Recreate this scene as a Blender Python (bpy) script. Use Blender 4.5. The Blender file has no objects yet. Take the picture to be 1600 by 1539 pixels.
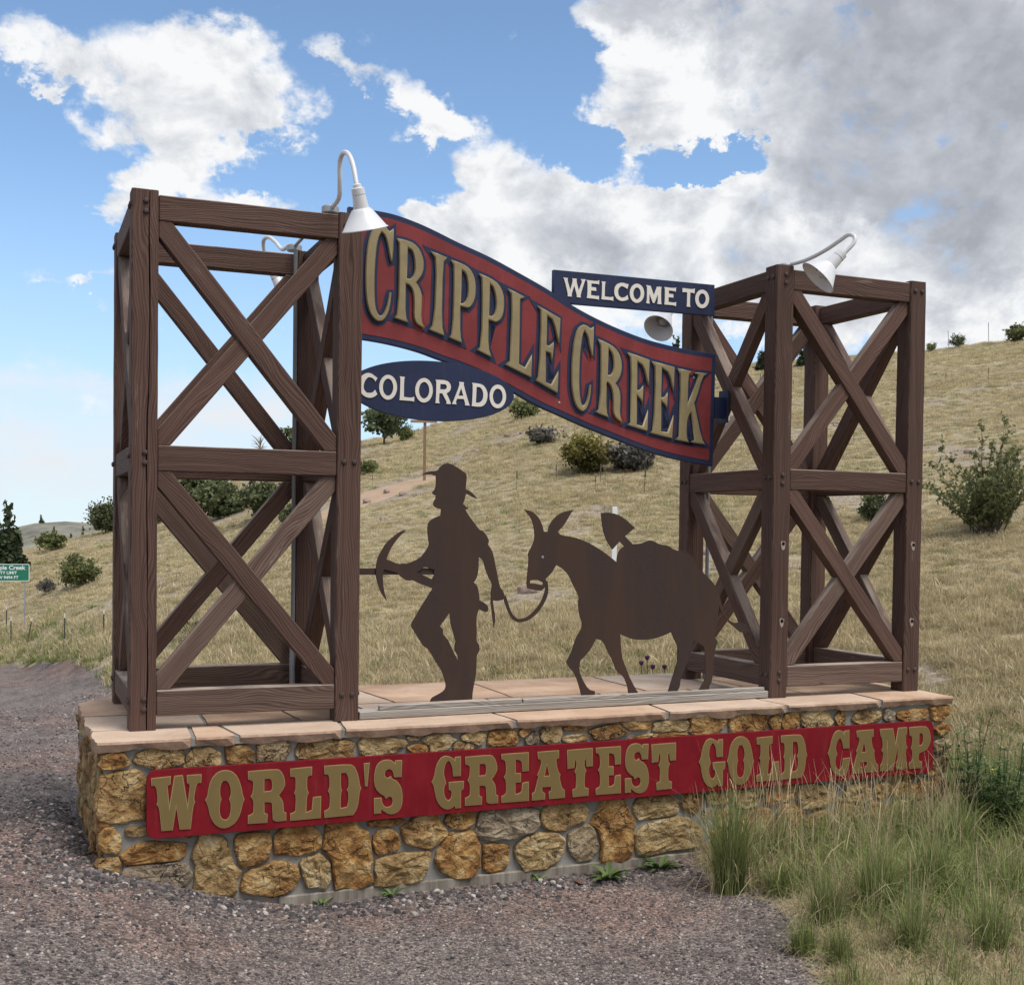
import bpy, bmesh, math, random
import numpy as np
from mathutils import Vector, Matrix, noise

R = math.radians
scene = bpy.context.scene
C = scene.collection
rng = random.Random(7)
nrng = np.random.default_rng(11)

# ------------------------------------------------------------------ camera
cam_d = bpy.data.cameras.new('camera')
cam = bpy.data.objects.new('camera', cam_d)
C.objects.link(cam)
YAW, PIT, ROL = 0.3931, -0.0245, 0.0128
_f = Vector((math.sin(YAW)*math.cos(PIT), math.cos(YAW)*math.cos(PIT), math.sin(PIT)))
_r = Vector((math.cos(YAW), -math.sin(YAW), 0))
_u = _r.cross(_f)
_r2 = math.cos(ROL)*_r+math.sin(ROL)*_u
_u2 = -math.sin(ROL)*_r+math.cos(ROL)*_u
cam.matrix_world = Matrix(((_r2.x, _u2.x, -_f.x, -0.5968), (_r2.y, _u2.y, -_f.y, -7.0458), (_r2.z, _u2.z, -_f.z, 1.1161), (0, 0, 0, 1)))
cam_d.sensor_fit = 'HORIZONTAL'
cam_d.sensor_width = 36
cam_d.lens = 1950.3331/1600*36
cam_d.shift_x = -24.77/1600
cam_d.shift_y = 106.38/1600
cam_d.clip_start = .05
cam_d.clip_end = 20000
scene.camera = cam
scene.render.resolution_x, scene.render.resolution_y = 1024, 984

# ------------------------------------------------------------------ sky
class NB:
    """small node-tree builder"""
    def __init__(s, nt): s.nt = nt; nt.nodes.clear()
    def n(s, t, **k):
        o = s.nt.nodes.new(t)
        ins = k.pop('i', {})
        for a, b in k.items(): setattr(o, a, b)
        for a, b in ins.items(): s.set(o, a, b)
        return o
    def set(s, o, a, b):
        sock = o.inputs[a]
        if hasattr(b, 'links') or isinstance(b, bpy.types.NodeSocket): s.nt.links.new(b, sock)
        elif isinstance(b, bpy.types.Node): s.nt.links.new(b.outputs[0], sock)
        else: sock.default_value = b
    def m(s, op, a, b=0.0, c=None, clamp=False):
        o = s.n('ShaderNodeMath', operation=op, use_clamp=clamp)
        s.set(o, 0, a); s.set(o, 1, b)
        if c is not None: s.set(o, 2, c)
        return o.outputs[0]
    def v(s, op, a, b=(0, 0, 0)):
        o = s.n('ShaderNodeVectorMath', operation=op); s.set(o, 0, a)
        if op == 'SCALE': s.set(o, 3, b)
        else: s.set(o, 1, b)
        return o.outputs['Value'] if op in ('LENGTH', 'DISTANCE', 'DOT_PRODUCT') else o.outputs[0]
    def ss(s, a, b, x, lo=0.0, hi=1.0):
        o = s.n('ShaderNodeMapRange', interpolation_type='SMOOTHSTEP', i={'From Min': a, 'From Max': b, 'To Min': lo, 'To Max': hi}); s.set(o, 0, x)
        return o.outputs[0]
    def lin(s, a, b, x, lo=0.0, hi=1.0):
        o = s.n('ShaderNodeMapRange', i={'From Min': a, 'From Max': b, 'To Min': lo, 'To Max': hi}); s.set(o, 0, x)
        return o.outputs[0]
    def noise(s, vec, scale, detail=4.0, rough=.55, dist=0.0, dim='3D'):
        o = s.n('ShaderNodeTexNoise', noise_dimensions=dim, i={'Scale': scale, 'Detail': detail, 'Roughness': rough, 'Distortion': dist}); s.set(o, 'Vector', vec)
        return o.outputs[0]
    def mix(s, f, a, b, bt='MIX'):
        o = s.n('ShaderNodeMix', data_type='RGBA', blend_type=bt)
        s.set(o, 0, f); s.set(o, 6, a if not isinstance(a, tuple) else (*a, 1)); s.set(o, 7, b if not isinstance(b, tuple) else (*b, 1))
        return o.outputs[2]
    def ramp(s, f, stops):
        o = s.n('ShaderNodeValToRGB'); e = o.color_ramp.elements
        while len(e) < len(stops): e.new(.5)
        for q, (p, c) in zip(e, stops): q.position = p; q.color = (*c, 1)
        s.set(o, 0, f); return o.outputs[0]

SUN_EL, SUN_AZ = 60, 150         # high sun veiled by cloud, in front of the sign and to its right
world = bpy.data.worlds.new('World'); scene.world = world; world.use_nodes = True
SKY_STRENGTH = .105
BLOBS = [(0.1233, 0.322, 0.0917, 0.0451, 0, 1.1), (0.1141, 0.2813, 0.0573, 0.031, 0, 0.9), (0.0979, 0.2551, 0.0401, 0.0202, 0, 0.9), (0.0772, 0.2306, 0.0209, 0.0127, 0, 0.9), (0.0182, 0.3377, 0.0447, 0.0247, 0, 0.9), (0.0191, 0.3117, 0.016, 0.0059, 0, 0.8), (0.1492, 0.3526, 0.0532, 0.0255, 0, 0.6), (0.1907, 0.3099, 0.0344, 0.0266, 0, 0.6), (0.247, 0.3469, 0.0425, 0.0157, 40, 0.8), (0.2948, 0.327, 0.0455, 0.0179, 35, 0.82), (0.3253, 0.3145, 0.0253, 0.0109, 20, 0.6), (0.3077, 0.3025, 0.0228, 0.0137, 0, 0.6), (0.4763, 0.3888, 0.075, 0.0296, 0, 1.1), (0.5072, 0.3445, 0.0744, 0.0478, 0, 1.1), (0.4775, 0.3136, 0.0502, 0.0337, 0, 0.9), (0.5767, 0.342, 0.0773, 0.0643, 0, 1.2), (0.6873, 0.3131, 0.1332, 0.0969, 0, 1.6), (0.6487, 0.3635, 0.1366, 0.05, 0, 1.5), (0.6004, 0.3753, 0.095, 0.0418, 0, 1.3), (0.3715, 0.2764, 0.0458, 0.037, 0, 1.0), (0.428, 0.2416, 0.116, 0.0447, 0, 1.3), (0.539, 0.2406, 0.1171, 0.0351, 0, 1.3), (0.6417, 0.2394, 0.12, 0.0548, 0, 1.4), (0.7443, 0.2154, 0.0868, 0.0888, 0, 1.5), (0.3569, 0.2239, 0.0764, 0.0428, 0, 1.0), (0.4795, 0.1909, 0.1632, 0.0577, 0, 1.0), (0.6762, 0.1724, 0.1176, 0.0515, 0, 1.0), (0.3211, 0.2398, 0.0356, 0.0166, 0, 0.8), (0.6935, 0.2436, 0.0548, 0.0316, 0, 1.0), (0.6439, 0.3639, 0.0927, 0.05, 0, 0.5), (0.0365, 0.1791, 0.0271, 0.0064, -5, 0.6), (0.059, 0.1854, 0.0128, 0.0065, 0, 0.6), (0.1621, 0.2417, 0.0537, 0.013, 0, 0.75), (0.1732, 0.1814, 0.0136, 0.0043, 0, 0.5), (0.1961, 0.2461, 0.0296, 0.0121, 0, 0.6), (0.5283, 0.2796, 0.052, 0.0157, -8, -1.3), (0.4374, 0.2909, 0.0304, 0.0207, 20, -0.9), (0.3985, 0.3453, 0.0305, 0.0609, 0, -0.8), (0.2753, 0.2689, 0.0555, 0.0277, 0, -0.5)]
BANK = [(0.019, 0.0846, 0.1981, 0.0352, 0, 0.8), (0.046, 0.0404, 0.2519, 0.0335, 0, 0.75), (0.168, 0.0956, 0.1091, 0.0221, 0, 0.6)]
DARKS = [(0.6873, 0.3131, 0.1332, 0.0806, 0, 1.0), (0.7476, 0.2688, 0.0864, 0.0774, 0, 0.8), (0.6004, 0.3795, 0.1224, 0.0293, 0, 0.6), (0.6413, 0.2579, 0.0658, 0.0273, 0, 0.5), (0.4129, 0.2271, 0.0762, 0.0215, 0, 0.38), (0.5195, 0.2099, 0.118, 0.0215, 0, 0.32), (0.699, 0.1996, 0.1156, 0.0414, 0, 0.45), (0.4762, 0.3909, 0.07, 0.017, 0, 0.5), (0.0954, 0.284, 0.0376, 0.0177, 0, 0.18), (0.7185, 0.3574, 0.0967, 0.0493, 0, 0.5)]
def build_world():
    b = NB(world.node_tree)
    sky = b.n('ShaderNodeTexSky', sky_type='NISHITA', sun_disc=False, sun_elevation=R(SUN_EL), sun_rotation=R(SUN_AZ), altitude=2900, air_density=1.0, dust_density=.6, ozone_density=1.6)
    tc = b.n('ShaderNodeTexCoord').outputs['Generated']
    d = b.v('NORMALIZE', tc)
    sp = b.n('ShaderNodeSeparateXYZ'); b.set(sp, 0, d)
    x, y, z = sp.outputs
    az = b.m('ARCTAN2', x, y); el = b.m('ARCSINE', z)
    plane = b.v('MULTIPLY', d, (1.75, 1.75, 2.3))
    n1 = b.noise(plane, 7.0, 10, .60, .3)
    n2 = b.noise(plane, 24.0, 9, .66, .2)
    wv = b.v('ADD', plane, b.v('SCALE', b.n('ShaderNodeTexNoise', i={'Scale': 11.0, 'Detail': 5.0, 'Vector': plane}).outputs[1], .10))
    def puff(sc, sm):
        o = b.n('ShaderNodeTexVoronoi', feature='SMOOTH_F1', i={'Scale': sc, 'Smoothness': sm}); b.set(o, 0, wv); return o.outputs[0]
    pf1 = puff(11.0, .35); pf2 = puff(27.0, .35)
    nb = b.noise(plane, 1.5, 3, .5)
    lit = (.030, -.012, .030)
    n1o = b.noise(b.v('ADD', plane, lit), 7.0, 10, .60, .3)
    relief = b.m('SUBTRACT', n1o, n1)
    warp = b.noise(plane, 11.0, 5, .6)
    ae = b.n('ShaderNodeCombineXYZ'); b.set(ae, 0, b.m('ADD', az, b.m('MULTIPLY_ADD', warp, .10, -.05))); b.set(ae, 1, b.m('ADD', el, b.m('MULTIPLY_ADD', n2, .06, -.03)))
    def blobs(L):
        tot = None
        for a, e, ra, re, rot, amp in L:
            v = b.v('SUBTRACT', ae.outputs[0], (a, e, 0))
            if rot:
                o = b.n('ShaderNodeVectorRotate', rotation_type='Z_AXIS', i={'Angle': R(rot)}); b.set(o, 0, v); v = o.outputs[0]
            v = b.v('MULTIPLY', v, (1/ra, 1/re, 0))
            l = b.v('LENGTH', v)
            q = b.ss(0.25, 1.35, l, amp, 0.0)
            tot = q if tot is None else b.m('ADD', tot, q)
        return tot
    B = blobs(BLOBS)
    # beyond the picture: unseen cumulus from noise alone, cover raised to brighten frontal light
    fx = b.v('LENGTH', b.v('MULTIPLY', b.v('SUBTRACT', ae.outputs[0], (.39, .17, 0)), (1/.56, 1/.36, 0)))
    outw = b.ss(.95, 1.35, fx)
    amb = b.m('MULTIPLY', b.ss(.36, .54, nb), 1.1)
    cov = b.m('ADD', b.m('MULTIPLY', B, b.m('SUBTRACT', 1.0, outw)), b.m('MULTIPLY', amb, outw))
    tex = b.m('ADD', b.m('ADD', b.m('MULTIPLY', b.m('SUBTRACT', n1, .5), 3.0), b.m('MULTIPLY', b.m('SUBTRACT', .40, pf1), .75)), b.m('ADD', b.m('MULTIPLY', b.m('SUBTRACT', n2, .5), 1.7), b.m('MULTIPLY', b.m('SUBTRACT', .40, pf2), .40)))
    dens = b.m('ADD', b.m('MINIMUM', b.m('MULTIPLY', cov, 1.25), 1.5), b.m('ADD', b.m('MULTIPLY', tex, .85), -.46))
    mask = b.ss(-.18, .68, dens)
    thick = b.ss(.25, 1.15, dens)
    D = b.m('ADD', b.m('MULTIPLY', blobs(DARKS), b.m('SUBTRACT', 1.0, outw)), b.m('MULTIPLY', b.m('MULTIPLY', b.ss(.55, .72, nb), outw), .7))
    n3 = b.noise(plane, 8.0, 8, .58, .4)
    n4 = b.noise(plane, 20.0, 8, .6, .3)
    dk = b.m('MULTIPLY', b.m('MINIMUM', D, .95), b.lin(.32, .68, n3, .70, 1.15))
    dk = b.m('ADD', dk, b.m('MULTIPLY', thick, b.lin(.35, .7, n3, .34, -.05)))
    dk = b.m('ADD', b.m('MULTIPLY', dk, .78), b.m('ADD', b.m('MULTIPLY', relief, b.lin(0.0, .8, D, 2.6, 1.2)), b.m('ADD', b.lin(.3, .7, n4, .08, -.08), b.lin(.15, .6, pf1, -.08, .10))))
    K = 1/SKY_STRENGTH
    g = lambda r, gg, bl: (r*K, gg*K, bl*K)
    col = b.ramp(dk, [(0, (.385, .388, .392)), (.3, (.305, .315, .33)), (.62, (.228, .238, .260)), (1.0, (.160, .168, .187))])
    col = b.mix(1.0, col, (K, K, K), 'MULTIPLY')
    # thin pale veil low down
    veil = b.m('MULTIPLY', b.ss(.28, -.02, el), .78)
    base = b.mix(veil, b.mix(1.0, sky.outputs[0], (.80, .84, .80), 'MULTIPLY'), g(.205, .262, .335))
    # broad thin bank of cloud low over the valley
    bank = b.m('MULTIPLY', b.m('MINIMUM', blobs(BANK), 1.0), b.ss(.36, .62, b.noise(b.v('MULTIPLY', d, (3.0, 3.0, 11.0)), 2.2, 8, .58, .3), .45, 1.0))
    base = b.mix(bank, base, g(.335, .35, .368))
    out = b.mix(mask, base, col)
    bg = b.n('ShaderNodeBackground', i={'Strength': SKY_STRENGTH}); b.set(bg, 0, out)
    o = b.n('ShaderNodeOutputWorld'); b.set(o, 0, bg)
build_world()

sun_d = bpy.data.lights.new('sun', 'SUN'); sun_d.energy = 1.5; sun_d.angle = R(30); sun_d.color = (1, .955, .89)
sun = bpy.data.objects.new('sun', sun_d); C.objects.link(sun)
sd = Vector((math.sin(R(SUN_AZ))*math.cos(R(SUN_EL)), math.cos(R(SUN_AZ))*math.cos(R(SUN_EL)), math.sin(R(SUN_EL))))
sun.rotation_euler = sd.to_track_quat('Z', 'Y').to_euler(); sun.location = (0, 0, 60)
vs = scene.view_settings
scene.display_settings.display_device = 'sRGB'
vs.view_transform = 'Standard'; vs.look = 'None'; vs.gamma = 1; vs.use_curve_mapping = False; vs.exposure = 1.3

# ------------------------------------------------------------------ helpers
def tag(o, label=None, cat=None, group=None, kind=None):
    if label: o['label'] = label
    if cat: o['category'] = cat
    if group: o['group'] = group
    if kind: o['kind'] = kind
    return o
def empty(name, loc=(0, 0, 0), rz=0, **k):
    o = bpy.data.objects.new(name, None); C.objects.link(o); o.location = loc; o.rotation_euler = (0, 0, rz)
    o.empty_display_size = .1
    return tag(o, **k)
def link(name, me, mat=None, parent=None, mw=None, smooth=False, **k):
    o = bpy.data.objects.new(name, me); C.objects.link(o)
    if mat and not me.materials: me.materials.append(mat)
    if parent: o.parent = parent
    if mw is not None: o.matrix_basis = mw
    if smooth:
        for p in me.polygons: p.use_smooth = True
    return tag(o, **k)
def pydata(name, v, f): me = bpy.data.meshes.new(name); me.from_pydata(v, [], f); me.update(); return me
def from_bm(name, bm): me = bpy.data.meshes.new(name); bmesh.ops.recalc_face_normals(bm, faces=bm.faces); bm.to_mesh(me); bm.free(); return me
def frame(o, x, y, z): return Matrix(((x[0], y[0], z[0], o[0]), (x[1], y[1], z[1], o[1]), (x[2], y[2], z[2], o[2]), (0, 0, 0, 1)))
def plane_frame(o, th, off=0.0):
    """upright plane: local X along it, local Y up, local Z towards the viewer; off moves it away from the viewer"""
    return frame((o[0]-math.sin(th)*off, o[1]+math.cos(th)*off, 0), (math.cos(th), math.sin(th), 0), (0, 0, 1), (math.sin(th), -math.cos(th), 0))
def shape_mesh(name, loops, ext=.01, bevel=0, offset=0):
    cu = bpy.data.curves.new(name, 'CURVE'); cu.dimensions = '2D'; cu.fill_mode = 'BOTH'
    cu.extrude = ext; cu.bevel_depth = bevel; cu.bevel_resolution = 0; cu.offset = offset
    for L in loops:
        s = cu.splines.new('POLY'); s.points.add(len(L)-1)
        for p, (a, c) in zip(s.points, L): p.co = (a, c, 0, 1)
        s.use_cyclic_u = True
    o = bpy.data.objects.new(name, cu)
    me = bpy.data.meshes.new_from_object(o)
    bpy.data.objects.remove(o); bpy.data.curves.remove(cu)
    me.name = name; me.materials.clear()
    return me
def smooth_loop(L, it=1, keep=.55):
    """round only the gentle corners of an outline"""
    for _ in range(it):
        out = []; n = len(L)
        for i in range(n):
            p = np.array(L[i-1]); q = np.array(L[i]); r = np.array(L[(i+1) % n])
            a, c = q-p, r-q
            ca = a.dot(c)/(np.linalg.norm(a)*np.linalg.norm(c)+1e-9)
            if ca > keep: out += [tuple(q-a*.25+0*c), tuple(q+c*.25)]
            else: out.append(tuple(q))
        L = out
    return L
def box_bm(bm, lo, hi):
    r = bmesh.ops.create_cube(bm, size=1)
    for v in r['verts']:
        for i in range(3): v.co[i] = lo[i]+(v.co[i]+.5)*(hi[i]-lo[i])
    return r['verts']
def box_mesh(name, lo, hi, bev=0):
    bm = bmesh.new(); box_bm(bm, lo, hi)
    if bev: bmesh.ops.bevel(bm, geom=bm.edges[:], offset=bev, segments=1, affect='EDGES')
    return from_bm(name, bm)
def tube_mesh(name, pts, rad, seg=10, close=True):
    pts = [Vector(p) for p in pts]; n = len(pts)
    rads = rad if isinstance(rad, (list, tuple)) else [rad]*n
    v, f = [], []; up = None
    for i, p in enumerate(pts):
        t = (pts[min(i+1, n-1)]-pts[max(i-1, 0)]).normalized()
        if up is None: up = t.orthogonal().normalized()
        up = (up-t*up.dot(t)).normalized(); w = t.cross(up)
        for k in range(seg):
            a = 2*math.pi*k/seg
            v.append(p+(up*math.cos(a)+w*math.sin(a))*rads[i])
    for i in range(n-1):
        for k in range(seg):
            a, c = i*seg+k, i*seg+(k+1) % seg
            f.append((a, c, c+seg, a+seg))
    if close: f.append(tuple(range(seg-1, -1, -1))); f.append(tuple((n-1)*seg+k for k in range(seg)))
    return pydata(name, v, f)
def catmull(P, m=6):
    P = [Vector(p) for p in P]; P = [2*P[0]-P[1]]+P+[2*P[-1]-P[-2]]; out = []
    for i in range(1, len(P)-2):
        for k in range(m):
            t = k/m
            out.append(.5*((2*P[i])+(-P[i-1]+P[i+1])*t+(2*P[i-1]-5*P[i]+4*P[i+1]-P[i+2])*t*t+(-P[i-1]+3*P[i]-3*P[i+1]+P[i+2])*t**3))
    out.append(P[-2]); return out
def lathe_mesh(name, prof, seg=28):
    v, f = [], []; n = len(prof)
    for r, z in prof:
        for k in range(seg):
            a = 2*math.pi*k/seg; v.append((r*math.cos(a), r*math.sin(a), z))
    for i in range(n-1):
        for k in range(seg):
            a, c = i*seg+k, i*seg+(k+1) % seg
            f.append((a, c, c+seg, a+seg))
    if prof[0][0] > 1e-4: f.append(tuple(range(seg-1, -1, -1)))
    if prof[-1][0] > 1e-4: f.append(tuple((n-1)*seg+k for k in range(seg)))
    return pydata(name, v, f)

# ------------------------------------------------------------------ materials
def material(name, fn, rough=.8, spec=.3):
    m = bpy.data.materials.new(name); m.use_nodes = True
    b = NB(m.node_tree)
    p = b.n('ShaderNodeBsdfPrincipled', i={'Roughness': rough, 'Specular IOR Level': spec})
    o = b.n('ShaderNodeOutputMaterial'); b.set(o, 0, p)
    fn(b, p); return m
def bump(b, p, h, strength=.5, dist=.01):
    q = b.n('ShaderNodeBump', i={'Strength': strength, 'Distance': dist}); b.set(q, 'Height', h); b.set(p, 'Normal', q); return q
def objc(b): return b.n('ShaderNodeTexCoord').outputs['Object']
def orand(b): return b.n('ShaderNodeObjectInfo').outputs['Random']
def shift(b, vec, amt=37.0):
    r = b.m('MULTIPLY', orand(b), amt)
    c = b.n('ShaderNodeCombineXYZ'); b.set(c, 0, r); b.set(c, 1, b.m('MULTIPLY', r, 1.7)); b.set(c, 2, b.m('MULTIPLY', r, .6))
    return b.v('ADD', vec, c.outputs[0])

def wood_fn(dark, mid, pale, worn, wornf=.25):
    def fn(b, p):
        v = shift(b, objc(b))
        g = b.v('MULTIPLY', v, (.30, 16, 16))
        w = b.noise(b.v('MULTIPLY', v, (.7, 2.2, 2.2)), 1.5, 2, .5)
        gw = b.n('ShaderNodeCombineXYZ'); b.set(gw, 0, 0.0); b.set(gw, 1, b.m('MULTIPLY', w, 2.6)); b.set(gw, 2, b.m('MULTIPLY', w, 1.8))
        gg = b.v('ADD', g, gw.outputs[0])
        lines = b.noise(gg, 3.2, 4, .6, .1)
        fine = b.noise(b.v('MULTIPLY', v, (1.0, 75, 75)), 3.0, 3, .6)
        rings = b.n('ShaderNodeTexWave', wave_type='BANDS', bands_direction='DIAGONAL', i={'Scale': 3.1, 'Distortion': 2.2, 'Detail': 2.0, 'Detail Scale': .6}); b.set(rings, 0, gg)
        t = b.m('ADD', b.m('MULTIPLY', lines, .62), b.m('ADD', b.m('MULTIPLY', rings.outputs[1], .22), b.m('MULTIPLY', fine, .25)))
        col = b.ramp(t, [(.30, dark), (.52, mid), (.80, pale)])
        tone = b.lin(0, 1, orand(b), .82, 1.18)
        col = b.mix(1.0, col, b.ramp(tone, [(0, (0, 0, 0)), (1, (1, 1, 1))]), 'MULTIPLY') if False else b.n('ShaderNodeHueSaturation', i={'Saturation': 1.0, 'Value': tone, 'Color': col}).outputs[0]
        # bleached wear on faces that look up at the weather, and in patches
        geo = b.n('ShaderNodeNewGeometry'); sp = b.n('ShaderNodeSeparateXYZ'); b.set(sp, 0, geo.outputs['Normal'])
        up = b.ss(.25, .95, sp.outputs[2])
        blot = b.noise(b.v('MULTIPLY', v, (1, 5, 5)), 2.4, 5, .65)
        wear = b.m('MAXIMUM', b.m('MULTIPLY', up, b.ss(.38, .58, blot, .25, .95)), b.m('MULTIPLY', b.ss(.60, .74, b.m('ADD', b.m('MULTIPLY', blot, .75), b.m('MULTIPLY', fine, .25))), wornf))
        col = b.mix(wear, col, worn)
        # small knots
        kn = b.n('ShaderNodeTexVoronoi', i={'Scale': 1.0}); b.set(kn, 0, b.v('MULTIPLY', v, (2.2, 7, 7)))
        k = b.ss(.09, .02, kn.outputs[0])
        col = b.mix(b.m('MULTIPLY', k, .7), col, dark)
        b.set(p, 'Base Color', col)
        bump(b, p, b.m('SUBTRACT', b.m('ADD', t, b.m('MULTIPLY', fine, .4)), k), .55, .006)
    return fn
M = {}
M['timber'] = material('stained_timber', wood_fn((.035, .0182, .0138), (.077, .0405, .0308), (.120, .073, .056), (.34, .275, .23), .4), .75, .25)
M['timber_worn'] = material('weather_beaten_timber', wood_fn((.050, .030, .024), (.105, .066, .052), (.175, .125, .10), (.36, .30, .25), .85), .8, .2)
M['grey_board'] = material('weathered_board', wood_fn((.10, .088, .076), (.235, .21, .185), (.36, .33, .295), (.42, .40, .37)), .85, .2)
M['pale_pole'] = material('brown_pole_wood', wood_fn((.14, .085, .05), (.26, .165, .10), (.36, .25, .16), (.4, .32, .24)), .8, .2)
def plain(c, rough=.5, spec=.4, metal=0, var=.12, scale=30, bumpd=0):
    def fn(b, p):
        v = objc(b)
        n = b.noise(v, scale, 5, .6)
        n2 = b.noise(v, scale*.12, 3, .6)
        f = b.m('ADD', b.m('MULTIPLY', n, .5), b.m('MULTIPLY', n2, .5))
        lo = tuple(x*(1-var) for x in c); hi = tuple(min(1, x*(1+var)) for x in c)
        b.set(p, 'Base Color', b.ramp(f, [(.3, lo), (.7, hi)]))
        p.inputs['Metallic'].default_value = metal
        b.set(p, 'Roughness', b.lin(.3, .7, n2, rough-.06, rough+.08))
        if bumpd: bump(b, p, n, .4, bumpd)
    return fn
def pmat(name, c, **k): return material(name, plain(c, **k), k.get('rough', .5), k.get('spec', .4))
def paint_fn(c, dust, amt):
    def fn(b, p):
        v = objc(b)
        st = b.noise(b.v('MULTIPLY', v, (26, 1.6, 1)), 1.4, 5, .6); bl = b.noise(v, 5, 6, .65); sp_ = b.noise(v, 170, 2, .5)
        c1 = b.mix(b.ss(.35, .7, bl), tuple(x*.86 for x in c), tuple(min(1, x*1.12) for x in c))
        c1 = b.mix(b.m('MULTIPLY', b.ss(.52, .74, st), amt), c1, dust)
        c1 = b.mix(b.m('MULTIPLY', b.ss(.70, .76, sp_), amt*1.6), c1, dust)
        b.set(p, 'Base Color', c1); b.set(p, 'Roughness', b.lin(.3, .7, bl, .5, .68)); bump(b, p, sp_, .3, .0005)
    return fn
M['panel_red'] = material('maroon_board_paint', paint_fn((.165, .0075, .013), (.17, .06, .055), .22), .6, .12)
M['gold_flat'] = pmat('flat_gold_letter', (.158, .110, .040), rough=.5, spec=.25, var=.10, scale=8)
M['gold_edge'] = pmat('gold_letter_rim', (.27, .19, .078), rough=.45, spec=.3, var=.06)
M['ban_red'] = material('faded_red_paint', paint_fn((.178, .029, .031), (.22, .10, .09), .14), .55, .2)
M['navy'] = material('navy_paint', paint_fn((.015, .022, .060), (.07, .08, .12), .12), .5, .25)
M['gilt'] = pmat('gilded_letter', (.225, .175, .085), rough=.45, spec=.5, var=.22, scale=14, bumpd=.001)
M['cream'] = pmat('cream_letter_paint', (.62, .58, .52), rough=.6, spec=.3, var=.05)
M['rust'] = material('rusted_steel', lambda b, p: (
    b.set(p, 'Base Color', b.mix(b.ss(.35, .65, b.noise(b.v('MULTIPLY', objc(b), (1.6, .25, 1)), 3, 5, .6)), b.ramp(b.noise(objc(b), 90, 4, .7), [(.3, (.027, .0165, .0145)), (.7, (.042, .027, .0235))]), (.048, .0255, .0175))),
    bump(b, p, b.noise(objc(b), 160, 3, .6), .3, .0008)), .72, .25)
M['enamel'] = pmat('white_enamel', (.58, .585, .60), rough=.32, spec=.5, var=.03, scale=12)
M['enamel_in'] = pmat('white_shade_lining', (.70, .69, .67), rough=.45, spec=.4, var=.05, scale=12)
M['glass'] = pmat('frosted_bulb', (.45, .45, .44), rough=.15, spec=.6, var=.05)
M['steel'] = pmat('galvanised_steel', (.30, .31, .33), rough=.45, spec=.5, metal=.4, var=.15)
M['grey_pipe'] = pmat('grey_conduit', (.16, .165, .17), rough=.5, spec=.4, var=.12)
M['bolt'] = pmat('dark_bolt', (.05, .032, .028), rough=.55, spec=.4, var=.25, scale=60)
M['hole'] = pmat('bolt_hole_dark', (.012, .01, .009), rough=.9, spec=.1)
M['sign_green'] = pmat('highway_green', (.012, .16, .095), rough=.4, spec=.4, var=.04)
M['white'] = pmat('white_sheeting', (.72, .74, .74), rough=.45, spec=.4, var=.03)
M['tpost'] = pmat('dark_fence_post', (.045, .04, .035), rough=.7, var=.3)
def stone_fn(b, p):
    v = shift(b, objc(b), 51)
    n1 = b.noise(v, 9, 6, .62, .4); n2 = b.noise(v, 34, 6, .66); n3 = b.noise(v, 4, 4, .6, .6)
    r = orand(b)
    c1 = b.ramp(n1, [(.26, (.085, .038, .014)), (.42, (.27, .125, .036)), (.55, (.44, .25, .085)), (.72, (.62, .48, .26))])
    c2 = b.ramp(n1, [(.26, (.13, .08, .036)), (.45, (.32, .21, .09)), (.58, (.48, .35, .175)), (.75, (.64, .54, .36))])
    c = b.mix(b.ss(.30, .75, r), c1, c2)
    fz = b.n('ShaderNodeTexVoronoi', feature='DISTANCE_TO_EDGE', i={'Scale': 9.0}); b.set(fz, 0, b.v('ADD', v, b.v('SCALE', b.n('ShaderNodeTexNoise', i={'Scale': 12.0, 'Detail': 4.0, 'Vector': v}).outputs[1], .16)))
    fis = b.m('MULTIPLY', b.ss(.035, .0, fz.outputs[0]), b.ss(.45, .6, n3))
    c = b.mix(b.ss(.55, .72, n3, 0.0, .75), c, (.17, .075, .022))
    c = b.mix(b.m('MULTIPLY', b.ss(.58, .72, n2), .55), c, (.55, .45, .29))
    c = b.mix(b.m('MULTIPLY', b.ss(.42, .28, n2), .7), c, (.055, .03, .014))
    grey = b.m('MULTIPLY', b.ss(.84, .95, r), .6)
    c = b.mix(grey, c, b.ramp(n1, [(.3, (.16, .13, .11)), (.7, (.36, .32, .28))]))
    c = b.mix(b.m('MULTIPLY', fis, .8), c, (.03, .018, .010))
    b.set(p, 'Base Color', c)
    bump(b, p, b.m('SUBTRACT', b.m('ADD', n1, b.m('MULTIPLY', n2, .9)), b.m('MULTIPLY', fis, .6)), 1.0, .045)
M['stone'] = material('ochre_rubble_stone', stone_fn, .82, .3)
def mortar_fn(b, p):
    v = objc(b)
    n = b.noise(v, 60, 5, .7); n2 = b.noise(v, 5, 5, .6)
    c = b.ramp(n2, [(.3, (.17, .16, .14)), (.6, (.27, .255, .23)), (.8, (.33, .31, .28))])
    c = b.mix(b.m('MULTIPLY', b.ss(.5, .75, n), .4), c, (.13, .12, .11))
    b.set(p, 'Base Color', c); bump(b, p, n, .6, .006)
M['mortar'] = material('grey_mortar', mortar_fn, .9, .2)
def concrete_fn(b, p):
    v = objc(b)
    st = b.noise(b.v('MULTIPLY', v, (9, 9, .7)), 1.6, 5, .65); n = b.noise(v, 45, 5, .7)
    c = b.ramp(st, [(.3, (.10, .082, .062)), (.5, (.20, .175, .145)), (.68, (.31, .28, .235))])
    c = b.mix(b.m('MULTIPLY', b.ss(.52, .7, n), .35), c, (.2, .14, .075))
    b.set(p, 'Base Color', c); bump(b, p, n, .5, .005)
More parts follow.
